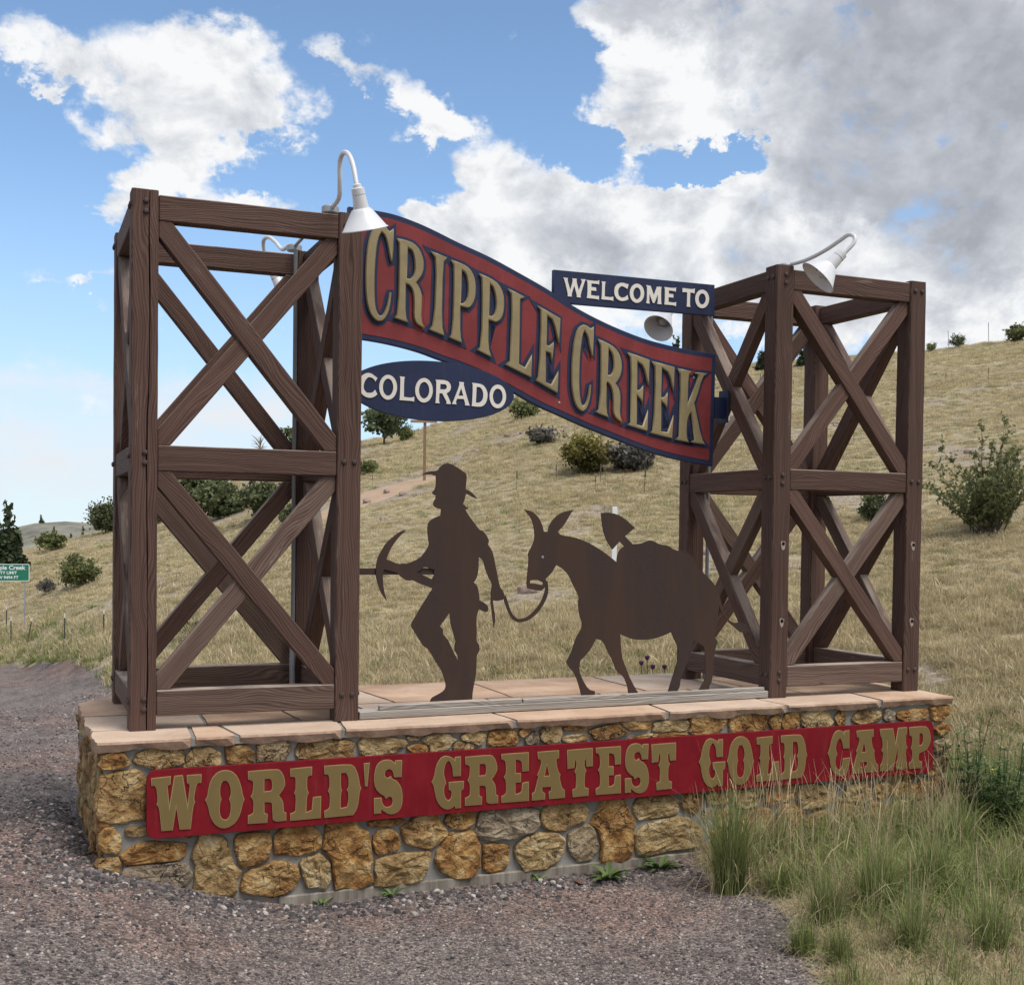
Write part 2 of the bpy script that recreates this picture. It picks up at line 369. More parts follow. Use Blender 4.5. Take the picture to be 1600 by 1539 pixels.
M['concrete'] = material('stained_concrete', concrete_fn, .9, .2)
def flag_fn(b, p):
    v = shift(b, objc(b), 23)
    n = b.noise(v, 3.5, 5, .6, .5); n2 = b.noise(v, 40, 5, .7); r = orand(b)
    c = b.mix(b.ss(.2, .9, r), b.ramp(n, [(.3, (.40, .245, .155)), (.7, (.56, .40, .285))]), b.ramp(n, [(.3, (.44, .32, .235)), (.7, (.58, .455, .36))]))
    # split rock faces at the sides: shading put into the colour, unevenly
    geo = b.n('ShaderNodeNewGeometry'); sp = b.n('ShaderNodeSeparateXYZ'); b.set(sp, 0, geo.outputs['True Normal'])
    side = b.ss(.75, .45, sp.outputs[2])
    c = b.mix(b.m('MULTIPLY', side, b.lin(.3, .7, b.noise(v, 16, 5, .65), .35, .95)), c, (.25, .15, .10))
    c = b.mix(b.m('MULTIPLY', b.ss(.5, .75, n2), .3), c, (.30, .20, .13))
    b.set(p, 'Base Color', c); bump(b, p, b.m('ADD', n2, b.m('MULTIPLY', b.noise(v, 14, 5, .6), 1.5)), .45, .008)
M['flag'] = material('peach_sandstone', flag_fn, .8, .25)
def leaf_mat(name, a, c, trans=.25, var=.15):
    def fn(b, p):
        at = b.n('ShaderNodeAttribute', attribute_name='tint').outputs['Fac']
        col = b.mix(at, a, c)
        col = b.n('ShaderNodeHueSaturation', i={'Value': b.lin(0, 1, orand(b), 1-var, 1+var), 'Color': col}).outputs[0]
        b.set(p, 'Base Color', col)
        p.inputs['Roughness'].default_value = .6
        tr = b.n('ShaderNodeBsdfTranslucent'); b.set(tr, 0, col)
        mx = b.n('ShaderNodeMixShader', i={0: trans}); b.set(mx, 1, p); b.set(mx, 2, tr)
        out = [n for n in b.nt.nodes if n.type == 'OUTPUT_MATERIAL'][0]; b.set(out, 0, mx)
    return material(name, fn, .6, .25)
M['juniper'] = leaf_mat('juniper_foliage', (.055, .072, .030), (.175, .19, .09))
M['pine'] = leaf_mat('pine_needles', (.022, .034, .018), (.075, .095, .044))
M['shrub'] = leaf_mat('shrub_leaves', (.075, .10, .036), (.24, .245, .10))
M['open_shrub'] = leaf_mat('light_shrub_leaves', (.10, .125, .048), (.29, .295, .13), trans=.35)
M['aspen'] = leaf_mat('aspen_leaves', (.07, .10, .05), (.19, .225, .12))
M['sage'] = leaf_mat('grey_sage_leaves', (.075, .07, .062), (.22, .205, .18))
M['rabbit'] = leaf_mat('yellow_green_brush', (.07, .065, .022), (.27, .23, .06))
M['bark'] = pmat('grey_bark', (.085, .068, .055), rough=.9, var=.35, scale=40)
M['deadwood'] = pmat('bleached_deadwood', (.24, .21, .18), rough=.9, var=.25, scale=40)
M['dry'] = leaf_mat('dry_hill_grass', (.30, .24, .125), (.65, .555, .355), trans=.3, var=.34)
M['green'] = leaf_mat('green_tuft_grass', (.075, .115, .032), (.28, .31, .11), trans=.3)
M['straw'] = leaf_mat('straw_stems', (.34, .265, .15), (.56, .46, .30), trans=.25)
M['weed'] = leaf_mat('broad_weed_leaves', (.055, .095, .032), (.16, .215, .075), trans=.25)
M['yellow'] = pmat('yellow_petals', (.62, .46, .03), rough=.6, var=.1)
M['purple'] = pmat('purple_thistle', (.13, .045, .11), rough=.7, var=.25)
M['dead_leaf'] = pmat('dead_leaf', (.13, .07, .045), rough=.8, var=.2)

# ------------------------------------------------------------------ the lie of the land
def lerp_tab(t, v):
    if v <= t[0][0]: return t[0][1]
    for (a0, b0), (a1, b1) in zip(t, t[1:]):
        if v <= a1: return b0+(b1-b0)*(v-a0)/(a1-a0)
    return t[-1][1]
def sstep(a, b, x):
    t = min(1, max(0, (x-a)/(b-a))); return t*t*(3-2*t)
# azimuth (degrees, seen from the lay-by) of the grass foot, of the ridge, and the ridge slope
FOOT = [(-90, 60), (-20, 48), (-4, 34), (0, 28), (4.2, 17), (9, 12), (14.8, 9.9), (22, 10.0), (30, 10.5), (40, 10.6), (46, 10.2), (60, 9), (75, 9), (130, 60)]
RIDGE = [(-90, 90), (-20, 60), (0, 52), (6, 58), (14.8, 70), (22, 78), (30, 85), (45, 85), (90, 85), (130, 120)]
SLOPE = [(-90, -.05), (-20, -.05), (-4, -.045), (0, -.026), (2.6, -.0135), (4.9, -.002), (7, .018), (9.5, .036), (12, .054), (14.8, .068), (18.5, .083), (22.4, .1065), (30, .128), (35, .134), (40, .138), (44.4, .144), (60, .165), (90, .12), (130, 0)]
def gravel_z(x, y):
    lft = -.6-.062*max(0, y-.5)-.12*sstep(-1.0, -5, y)
    mid = -.962+.07*sstep(2.8, 4.2, x)
    s = sstep(-.55, 1.0, x-.12*min(0, y))
    return lft*(1-s)+mid*s
CAMX, CAMY = -.597, -7.046
def terrain_z(x, y):
    dx, dy = x-CAMX, y-CAMY
    r = math.hypot(dx, dy); a = math.degrees(math.atan2(dx, dy))
    if a < -90: a = -90
    if a > 130: a = 130
    r0 = lerp_tab(FOOT, a)
    if r <= r0: return gravel_z(x, y)
    k = math.radians(a)
    z0 = gravel_z(CAMX+r0*math.sin(k), CAMY+r0*math.cos(k))
    R = lerp_tab(RIDGE, a); zr = 1.116+R*lerp_tab(SLOPE, a)
    t = (r-r0)/(R-r0)
    if t < 1: return z0+(zr-z0)*(1-(1-t)**1.12)
    return zr-.10*(r-R)*min(1, (r-R)/25) if r < R+300 else zr-30

# ------------------------------------------------------------------ measured outlines (metres on each sign, wall or cutout plane) and places
GOLD = [('W',[[(0.2641,-0.1976),(0.3637,-0.1937),(0.3633,-0.2357),(0.3475,-0.2446),(0.3578,-0.3479),(0.3814,-0.1931),(0.4244,-0.1923),(0.45,-0.3506),(0.4605,-0.2463),(0.4462,-0.2352),(0.4454,-0.1936),(0.5216,-0.1937),(0.5207,-0.2398),(0.5051,-0.2399),(0.494,-0.2512),(0.482,-0.3247),(0.4902,-0.338),(0.4792,-0.3624),(0.4675,-0.4813),(0.4101,-0.4789),(0.3922,-0.3619),(0.3757,-0.4797),(0.3171,-0.4791),(0.3062,-0.3676),(0.3031,-0.3549),(0.2909,-0.3365),(0.2981,-0.3233),(0.2929,-0.2668),(0.2867,-0.2446),(0.2794,-0.2379),(0.2655,-0.2387)]]),('O',[[(0.6503,-0.1803),(0.6821,-0.189),(0.7109,-0.2186),(0.7304,-0.2727),(0.7391,-0.3228),(0.7489,-0.3466),(0.7394,-0.3624),(0.7314,-0.4045),(0.7157,-0.446),(0.6904,-0.4769),(0.6524,-0.4933),(0.6176,-0.4883),(0.5891,-0.4649),(0.5668,-0.4239),(0.5559,-0.3707),(0.5495,-0.352),(0.5394,-0.3322),(0.5505,-0.3182),(0.5577,-0.2666),(0.5718,-0.2219),(0.5999,-0.1912),(0.625,-0.1812)],[(0.6456,-0.237),(0.6602,-0.2446),(0.6712,-0.2716),(0.6752,-0.3015),(0.6715,-0.3242),(0.6653,-0.3368),(0.6737,-0.3604),(0.6746,-0.3933),(0.6697,-0.4258),(0.6584,-0.4433),(0.6457,-0.4468),(0.6299,-0.4389),(0.619,-0.4184),(0.6162,-0.3821),(0.6198,-0.3529),(0.6273,-0.3352),(0.6196,-0.3169),(0.6181,-0.2841),(0.6224,-0.255),(0.633,-0.2393)]]),('R',[[(0.7655,-0.1945),(0.9175,-0.1923),(0.9416,-0.2015),(0.9591,-0.2312),(0.9691,-0.2766),(0.9569,-0.3072),(0.933,-0.3368),(0.9525,-0.364),(0.9584,-0.3836),(0.9607,-0.4285),(0.9743,-0.4343),(0.9746,-0.4783),(0.9169,-0.4803),(0.9005,-0.4665),(0.895,-0.3787),(0.8854,-0.3704),(0.8549,-0.369),(0.8553,-0.4258),(0.8725,-0.4339),(0.8719,-0.4813),(0.7657,-0.479),(0.7672,-0.4321),(0.7833,-0.4295),(0.7955,-0.4182),(0.7959,-0.3569),(0.7788,-0.3321),(0.7918,-0.3141),(0.7933,-0.2548),(0.7819,-0.2446),(0.7658,-0.2397)],[(0.8539,-0.243),(0.8825,-0.243),(0.894,-0.2552),(0.8963,-0.2933),(0.8897,-0.309),(0.8534,-0.3102)]]),('L',[[(0.9941,-0.1959),(1.115,-0.1923),(1.1147,-0.2403),(1.0939,-0.2437),(1.087,-0.2555),(1.0882,-0.3173),(1.0988,-0.336),(1.0878,-0.3516),(1.0837,-0.4406),(1.0941,-0.4379),(1.1149,-0.4307),(1.1213,-0.361),(1.1667,-0.3589),(1.1657,-0.4802),(0.9957,-0.4813),(0.9954,-0.4403),(1.0146,-0.4364),(1.0235,-0.4289),(1.0256,-0.3469),(1.0151,-0.3312),(1.024,-0.3161),(1.0235,-0.2579),(1.0199,-0.2441),(0.9945,-0.2403)]]),('D',[[(1.1827,-0.1926),(1.3277,-0.1923),(1.3528,-0.205),(1.3711,-0.2408),(1.3823,-0.2833),(1.3854,-0.3113),(1.3943,-0.3314),(1.3844,-0.3529),(1.3799,-0.4082),(1.3696,-0.4491),(1.3483,-0.4786),(1.1853,-0.4813),(1.185,-0.4414),(1.206,-0.4348),(1.2143,-0.4196),(1.2151,-0.3543),(1.2036,-0.3328),(1.2133,-0.3162),(1.2114,-0.2577),(1.2042,-0.2434),(1.1831,-0.2393)],[(1.277,-0.24),(1.3032,-0.2397),(1.3176,-0.258),(1.3215,-0.2929),(1.3204,-0.324),(1.3098,-0.335),(1.32,-0.3516),(1.3211,-0.3967),(1.3136,-0.4273),(1.3015,-0.4312),(1.2766,-0.4335),(1.2774,-0.3589),(1.2849,-0.3352),(1.277,-0.3174)]]),("'",[[(1.4073,-0.1936),(1.4412,-0.1923),(1.4302,-0.3241),(1.4151,-0.3244)]]),('S',[[(1.548,-0.1803),(1.5738,-0.1891),(1.5886,-0.2046),(1.5899,-0.1887),(1.6305,-0.1892),(1.6285,-0.2853),(1.5843,-0.2837),(1.5796,-0.2581),(1.5706,-0.2409),(1.5522,-0.2346),(1.534,-0.2442),(1.5284,-0.2654),(1.5359,-0.2803),(1.5491,-0.2855),(1.5651,-0.2751),(1.5726,-0.2901),(1.6044,-0.3068),(1.6269,-0.341),(1.6355,-0.3815),(1.6353,-0.4395),(1.6173,-0.4779),(1.5843,-0.4933),(1.5512,-0.4891),(1.5232,-0.4702),(1.5106,-0.4584),(1.5109,-0.4814),(1.4687,-0.4824),(1.4685,-0.3918),(1.5122,-0.3937),(1.5161,-0.4228),(1.5302,-0.4442),(1.5508,-0.4508),(1.5712,-0.4416),(1.5784,-0.4205),(1.5722,-0.3983),(1.5575,-0.39),(1.5356,-0.4027),(1.5281,-0.3841),(1.5025,-0.3714),(1.4767,-0.3407),(1.4669,-0.3041),(1.4685,-0.2468),(1.4826,-0.2048),(1.5115,-0.1836)]]),('G',[[(1.9007,-0.1803),(1.9369,-0.1973),(1.9484,-0.2099),(1.9492,-0.1912),(1.9854,-0.1905),(1.9867,-0.3045),(1.9392,-0.3032),(1.9345,-0.2565),(1.9238,-0.2261),(1.9093,-0.2103),(1.889,-0.2287),(1.8814,-0.2824),(1.89,-0.3175),(1.8974,-0.3377),(1.8844,-0.3615),(1.8848,-0.401),(1.8985,-0.4316),(1.914,-0.4397),(1.9293,-0.424),(1.9299,-0.3895),(1.9133,-0.3784),(1.9128,-0.334),(2.0058,-0.3337),(2.0043,-0.3801),(1.9908,-0.3871),(1.9879,-0.4037),(1.989,-0.4881),(1.9558,-0.4904),(1.9505,-0.4731),(1.93,-0.4884),(1.9044,-0.4933),(1.8734,-0.4809),(1.8423,-0.442),(1.8264,-0.3819),(1.8209,-0.349),(1.8074,-0.3264),(1.8224,-0.3),(1.8319,-0.2398),(1.8548,-0.197),(1.8751,-0.1836)]]),('R',[[(2.0127,-0.1945),(2.1642,-0.1923),(2.1882,-0.2015),(2.2056,-0.2312),(2.2156,-0.2766),(2.2034,-0.3072),(2.1796,-0.3368),(2.199,-0.364),(2.2049,-0.3836),(2.2072,-0.4285),(2.2208,-0.4343),(2.2211,-0.4783),(2.1636,-0.4803),(2.1472,-0.4665),(2.1417,-0.3787),(2.1322,-0.3704),(2.1018,-0.369),(2.1022,-0.4258),(2.1193,-0.4339),(2.1187,-0.4813),(2.0129,-0.479),(2.0143,-0.4321),(2.0304,-0.4295),(2.0426,-0.4182),(2.043,-0.3569),(2.0259,-0.3321),(2.0389,-0.3141),(2.0404,-0.2548),(2.029,-0.2446),(2.013,-0.2397)],[(2.1008,-0.243),(2.1293,-0.243),(2.1407,-0.2552),(2.143,-0.2933),(2.1365,-0.309),(2.1003,-0.3102)]]),('E',[[(2.2386,-0.1926),(2.4129,-0.1923),(2.4145,-0.3037),(2.3733,-0.305),(2.3704,-0.2512),(2.3572,-0.2355),(2.3291,-0.2317),(2.3302,-0.311),(2.3637,-0.3123),(2.3644,-0.3669),(2.3299,-0.3675),(2.3308,-0.4339),(2.3545,-0.4317),(2.3695,-0.42),(2.3753,-0.3707),(2.4154,-0.3665),(2.4181,-0.4813),(2.2414,-0.4797),(2.2408,-0.4401),(2.26,-0.4346),(2.2705,-0.4226),(2.2696,-0.3534),(2.2543,-0.3296),(2.269,-0.3089),(2.266,-0.2446),(2.2551,-0.229),(2.239,-0.2252)]]),('A',[[(2.4707,-0.194),(2.6106,-0.1923),(2.6102,-0.2406),(2.5926,-0.2465),(2.6012,-0.3024),(2.6104,-0.3231),(2.6228,-0.3391),(2.6164,-0.3538),(2.6329,-0.4205),(2.6509,-0.4319),(2.6539,-0.4806),(2.5485,-0.4807),(2.5467,-0.4364),(2.5621,-0.4305),(2.5595,-0.4082),(2.5034,-0.4072),(2.5048,-0.4334),(2.5226,-0.4426),(2.5231,-0.4808),(2.4366,-0.4813),(2.4381,-0.4365),(2.4544,-0.4307),(2.4699,-0.3638),(2.4772,-0.3443),(2.4672,-0.3316),(2.4801,-0.3145),(2.4958,-0.2604),(2.4878,-0.24),(2.4735,-0.2371)],[(2.5322,-0.2758),(2.5497,-0.3392),(2.5167,-0.3409)]]),('T',[[(2.6653,-0.1944),(2.8355,-0.1923),(2.8372,-0.3032),(2.7952,-0.3046),(2.7912,-0.2664),(2.7831,-0.2557),(2.7804,-0.3016),(2.7955,-0.3251),(2.7845,-0.3448),(2.7833,-0.4144),(2.7903,-0.4303),(2.8108,-0.4349),(2.8115,-0.4801),(2.7043,-0.4813),(2.7036,-0.4342),(2.726,-0.4287),(2.727,-0.3491),(2.7143,-0.3278),(2.7275,-0.3063),(2.7245,-0.2591),(2.7178,-0.2617),(2.7129,-0.3053),(2.6681,-0.3095)]]),('E',[[(2.8574,-0.1926),(3.0276,-0.1923),(3.0291,-0.3037),(2.9889,-0.305),(2.9861,-0.2512),(2.9732,-0.2355),(2.9458,-0.2317),(2.9468,-0.311),(2.9795,-0.3123),(2.9802,-0.3669),(2.9466,-0.3675),(2.9474,-0.4339),(2.9706,-0.4317),(2.9852,-0.42),(2.9909,-0.3707),(3.03,-0.3665),(3.0327,-0.4813),(2.8602,-0.4797),(2.8596,-0.4401),(2.8783,-0.4346),(2.8886,-0.4226),(2.8877,-0.3534),(2.8728,-0.3296),(2.8871,-0.3089),(2.8842,-0.2446),(2.8735,-0.229),(2.8578,-0.2252)]]),('S',[[(3.1387,-0.1803),(3.1643,-0.1891),(3.179,-0.2046),(3.1802,-0.1887),(3.2205,-0.1892),(3.2185,-0.2853),(3.1747,-0.2837),(3.17,-0.2581),(3.1611,-0.2409),(3.1429,-0.2346),(3.1248,-0.2442),(3.1193,-0.2654),(3.1267,-0.2803),(3.1398,-0.2855),(3.1557,-0.2751),(3.1631,-0.2901),(3.1946,-0.3068),(3.2169,-0.341),(3.2255,-0.3815),(3.2253,-0.4395),(3.2074,-0.4779),(3.1747,-0.4933),(3.1419,-0.4891),(3.1141,-0.4702),(3.1016,-0.4584),(3.1019,-0.4814),(3.0601,-0.4824),(3.0599,-0.3918),(3.1032,-0.3937),(3.1071,-0.4228),(3.1211,-0.4442),(3.1415,-0.4508),(3.1617,-0.4416),(3.1688,-0.4205),(3.1627,-0.3983),(3.1481,-0.39),(3.1264,-0.4027),(3.119,-0.3841),(3.0936,-0.3714),(3.068,-0.3407),(3.0583,-0.3041),(3.0599,-0.2468),(3.0739,-0.2048),(3.1025,-0.1836)]]),('T',[[(3.2421,-0.1944),(3.4157,-0.1923),(3.4174,-0.3032),(3.3746,-0.3046),(3.3705,-0.2664),(3.3623,-0.2557),(3.3595,-0.3016),(3.3749,-0.3251),(3.3637,-0.3448),(3.3625,-0.4144),(3.3696,-0.4303),(3.3905,-0.4349),(3.3912,-0.4801),(3.2819,-0.4813),(3.2812,-0.4342),(3.304,-0.4287),(3.305,-0.3491),(3.2921,-0.3278),(3.3055,-0.3063),(3.3025,-0.2591),(3.2957,-0.2617),(3.2907,-0.3053),(3.245,-0.3095)]]),('G',[[(3.676,-0.1803),(3.7119,-0.1973),(3.7233,-0.2099),(3.7241,-0.1912),(3.76,-0.1905),(3.7613,-0.3045),(3.7142,-0.3032),(3.7095,-0.2565),(3.6989,-0.2261),(3.6845,-0.2103),(3.6644,-0.2287),(3.6568,-0.2824),(3.6654,-0.3175),(3.6727,-0.3377),(3.6598,-0.3615),(3.6602,-0.401),(3.6738,-0.4316),(3.6892,-0.4397),(3.7044,-0.424),(3.705,-0.3895),(3.6885,-0.3784),(3.688,-0.334),(3.7803,-0.3337),(3.7788,-0.3801),(3.7654,-0.3871),(3.7625,-0.4037),(3.7636,-0.4881),(3.7307,-0.4904),(3.7254,-0.4731),(3.7051,-0.4884),(3.6797,-0.4933),(3.6489,-0.4809),(3.618,-0.442),(3.6023,-0.3819),(3.5968,-0.349),(3.5834,-0.3264),(3.5983,-0.3),(3.6077,-0.2398),(3.6304,-0.197),(3.6506,-0.1836)]]),('O',[[(3.8996,-0.1803),(3.9311,-0.189),(3.9596,-0.2186),(3.9788,-0.2727),(3.9875,-0.3228),(3.9971,-0.3466),(3.9877,-0.3624),(3.9798,-0.4045),(3.9643,-0.446),(3.9393,-0.4769),(3.9017,-0.4933),(3.8672,-0.4883),(3.8391,-0.4649),(3.817,-0.4239),(3.8062,-0.3707),(3.7999,-0.352),(3.7899,-0.3322),(3.8009,-0.3182),(3.808,-0.2666),(3.8219,-0.2219),(3.8497,-0.1912),(3.8746,-0.1812)],[(3.8949,-0.237),(3.9094,-0.2446),(3.9203,-0.2716),(3.9242,-0.3015),(3.9206,-0.3242),(3.9144,-0.3368),(3.9227,-0.3604),(3.9236,-0.3933),(3.9188,-0.4258),(3.9076,-0.4433),(3.895,-0.4468),(3.8794,-0.4389),(3.8686,-0.4184),(3.8659,-0.3821),(3.8694,-0.3529),(3.8768,-0.3352),(3.8692,-0.3169),(3.8677,-0.2841),(3.872,-0.255),(3.8825,-0.2393)]]),('L',[[(4.0155,-0.1959),(4.1361,-0.1923),(4.1358,-0.2403),(4.115,-0.2437),(4.1082,-0.2555),(4.1094,-0.3173),(4.1199,-0.336),(4.109,-0.3516),(4.1049,-0.4406),(4.1152,-0.4379),(4.136,-0.4307),(4.1424,-0.361),(4.1876,-0.3589),(4.1866,-0.4802),(4.0171,-0.4813),(4.0168,-0.4403),(4.036,-0.4364),(4.0449,-0.4289),(4.0469,-0.3469),(4.0365,-0.3312),(4.0453,-0.3161),(4.0449,-0.2579),(4.0413,-0.2441),(4.0159,-0.2403)]]),('D',[[(4.2026,-0.1926),(4.3455,-0.1923),(4.3702,-0.205),(4.3883,-0.2408),(4.3993,-0.2833),(4.4024,-0.3113),(4.4111,-0.3314),(4.4014,-0.3529),(4.3969,-0.4082),(4.3868,-0.4491),(4.3658,-0.4786),(4.2052,-0.4813),(4.2049,-0.4414),(4.2256,-0.4348),(4.2338,-0.4196),(4.2345,-0.3543),(4.2232,-0.3328),(4.2328,-0.3162),(4.2309,-0.2577),(4.2238,-0.2434),(4.203,-0.2393)],[(4.2955,-0.24),(4.3214,-0.2397),(4.3356,-0.258),(4.3394,-0.2929),(4.3383,-0.324),(4.3279,-0.335),(4.3379,-0.3516),(4.339,-0.3967),(4.3316,-0.4273),(4.3197,-0.4312),(4.2951,-0.4335),(4.2959,-0.3589),(4.3033,-0.3352),(4.2955,-0.3174)]]),('C',[[(4.6615,-0.1803),(4.6944,-0.1908),(4.7053,-0.208),(4.7062,-0.1893),(4.7496,-0.1873),(4.751,-0.3074),(4.701,-0.3076),(4.6921,-0.2621),(4.6732,-0.2357),(4.6501,-0.2541),(4.6383,-0.3082),(4.6546,-0.3398),(4.6371,-0.3738),(4.6435,-0.4235),(4.6676,-0.4505),(4.6869,-0.4375),(4.6992,-0.3998),(4.6999,-0.3724),(4.7577,-0.3706),(4.7489,-0.4472),(4.7143,-0.4866),(4.6686,-0.4933),(4.6289,-0.4719),(4.6017,-0.4208),(4.5913,-0.36),(4.5738,-0.3315),(4.5901,-0.3052),(4.6042,-0.2405),(4.6291,-0.1927)]]),('A',[[(4.8096,-0.194),(4.9509,-0.1923),(4.9505,-0.2406),(4.9327,-0.2465),(4.9414,-0.3024),(4.9507,-0.3231),(4.9632,-0.3391),(4.9567,-0.3538),(4.9734,-0.4205),(4.9916,-0.4319),(4.9946,-0.4806),(4.8882,-0.4807),(4.8863,-0.4364),(4.9019,-0.4305),(4.8993,-0.4082),(4.8426,-0.4072),(4.844,-0.4334),(4.862,-0.4426),(4.8625,-0.4808),(4.7752,-0.4813),(4.7767,-0.4365),(4.7931,-0.4307),(4.8088,-0.3638),(4.8162,-0.3443),(4.8061,-0.3316),(4.8191,-0.3145),(4.8349,-0.2604),(4.8269,-0.24),(4.8124,-0.2371)],[(4.8717,-0.2758),(4.8894,-0.3392),(4.856,-0.3409)]]),('M',[[(5.0048,-0.1929),(5.116,-0.1945),(5.1399,-0.2993),(5.1587,-0.1925),(5.2359,-0.1923),(5.235,-0.2399),(5.2244,-0.248),(5.2293,-0.3132),(5.2426,-0.3313),(5.2269,-0.3478),(5.2255,-0.4213),(5.2399,-0.4353),(5.2388,-0.4769),(5.1476,-0.4768),(5.1464,-0.4309),(5.1589,-0.4171),(5.1586,-0.3177),(5.1231,-0.4812),(5.0859,-0.4813),(5.0669,-0.3122),(5.0654,-0.4239),(5.0763,-0.4376),(5.0774,-0.4808),(5.0118,-0.4806),(5.0128,-0.4377),(5.0263,-0.4258),(5.0353,-0.3618),(5.0189,-0.3395),(5.0321,-0.3188),(5.0221,-0.2538),(5.0081,-0.2402)]]),('P',[[(5.2553,-0.1938),(5.391,-0.1923),(5.4188,-0.2069),(5.4362,-0.2428),(5.4448,-0.2784),(5.436,-0.3218),(5.4063,-0.3595),(5.3575,-0.374),(5.3414,-0.3818),(5.3402,-0.421),(5.3536,-0.4351),(5.37,-0.4343),(5.3689,-0.4798),(5.2604,-0.4813),(5.2593,-0.4359),(5.2775,-0.4301),(5.2857,-0.4132),(5.2844,-0.3608),(5.2698,-0.3381),(5.2822,-0.3171),(5.2786,-0.2603),(5.2568,-0.2504)],[(5.3432,-0.2421),(5.365,-0.2415),(5.3765,-0.2658),(5.3744,-0.3095),(5.3638,-0.322),(5.342,-0.3224)]])]
PANELQ = [(0.2404,-0.1576),(5.462,-0.1594),(5.477,-0.5155),(0.2487,-0.5202)]
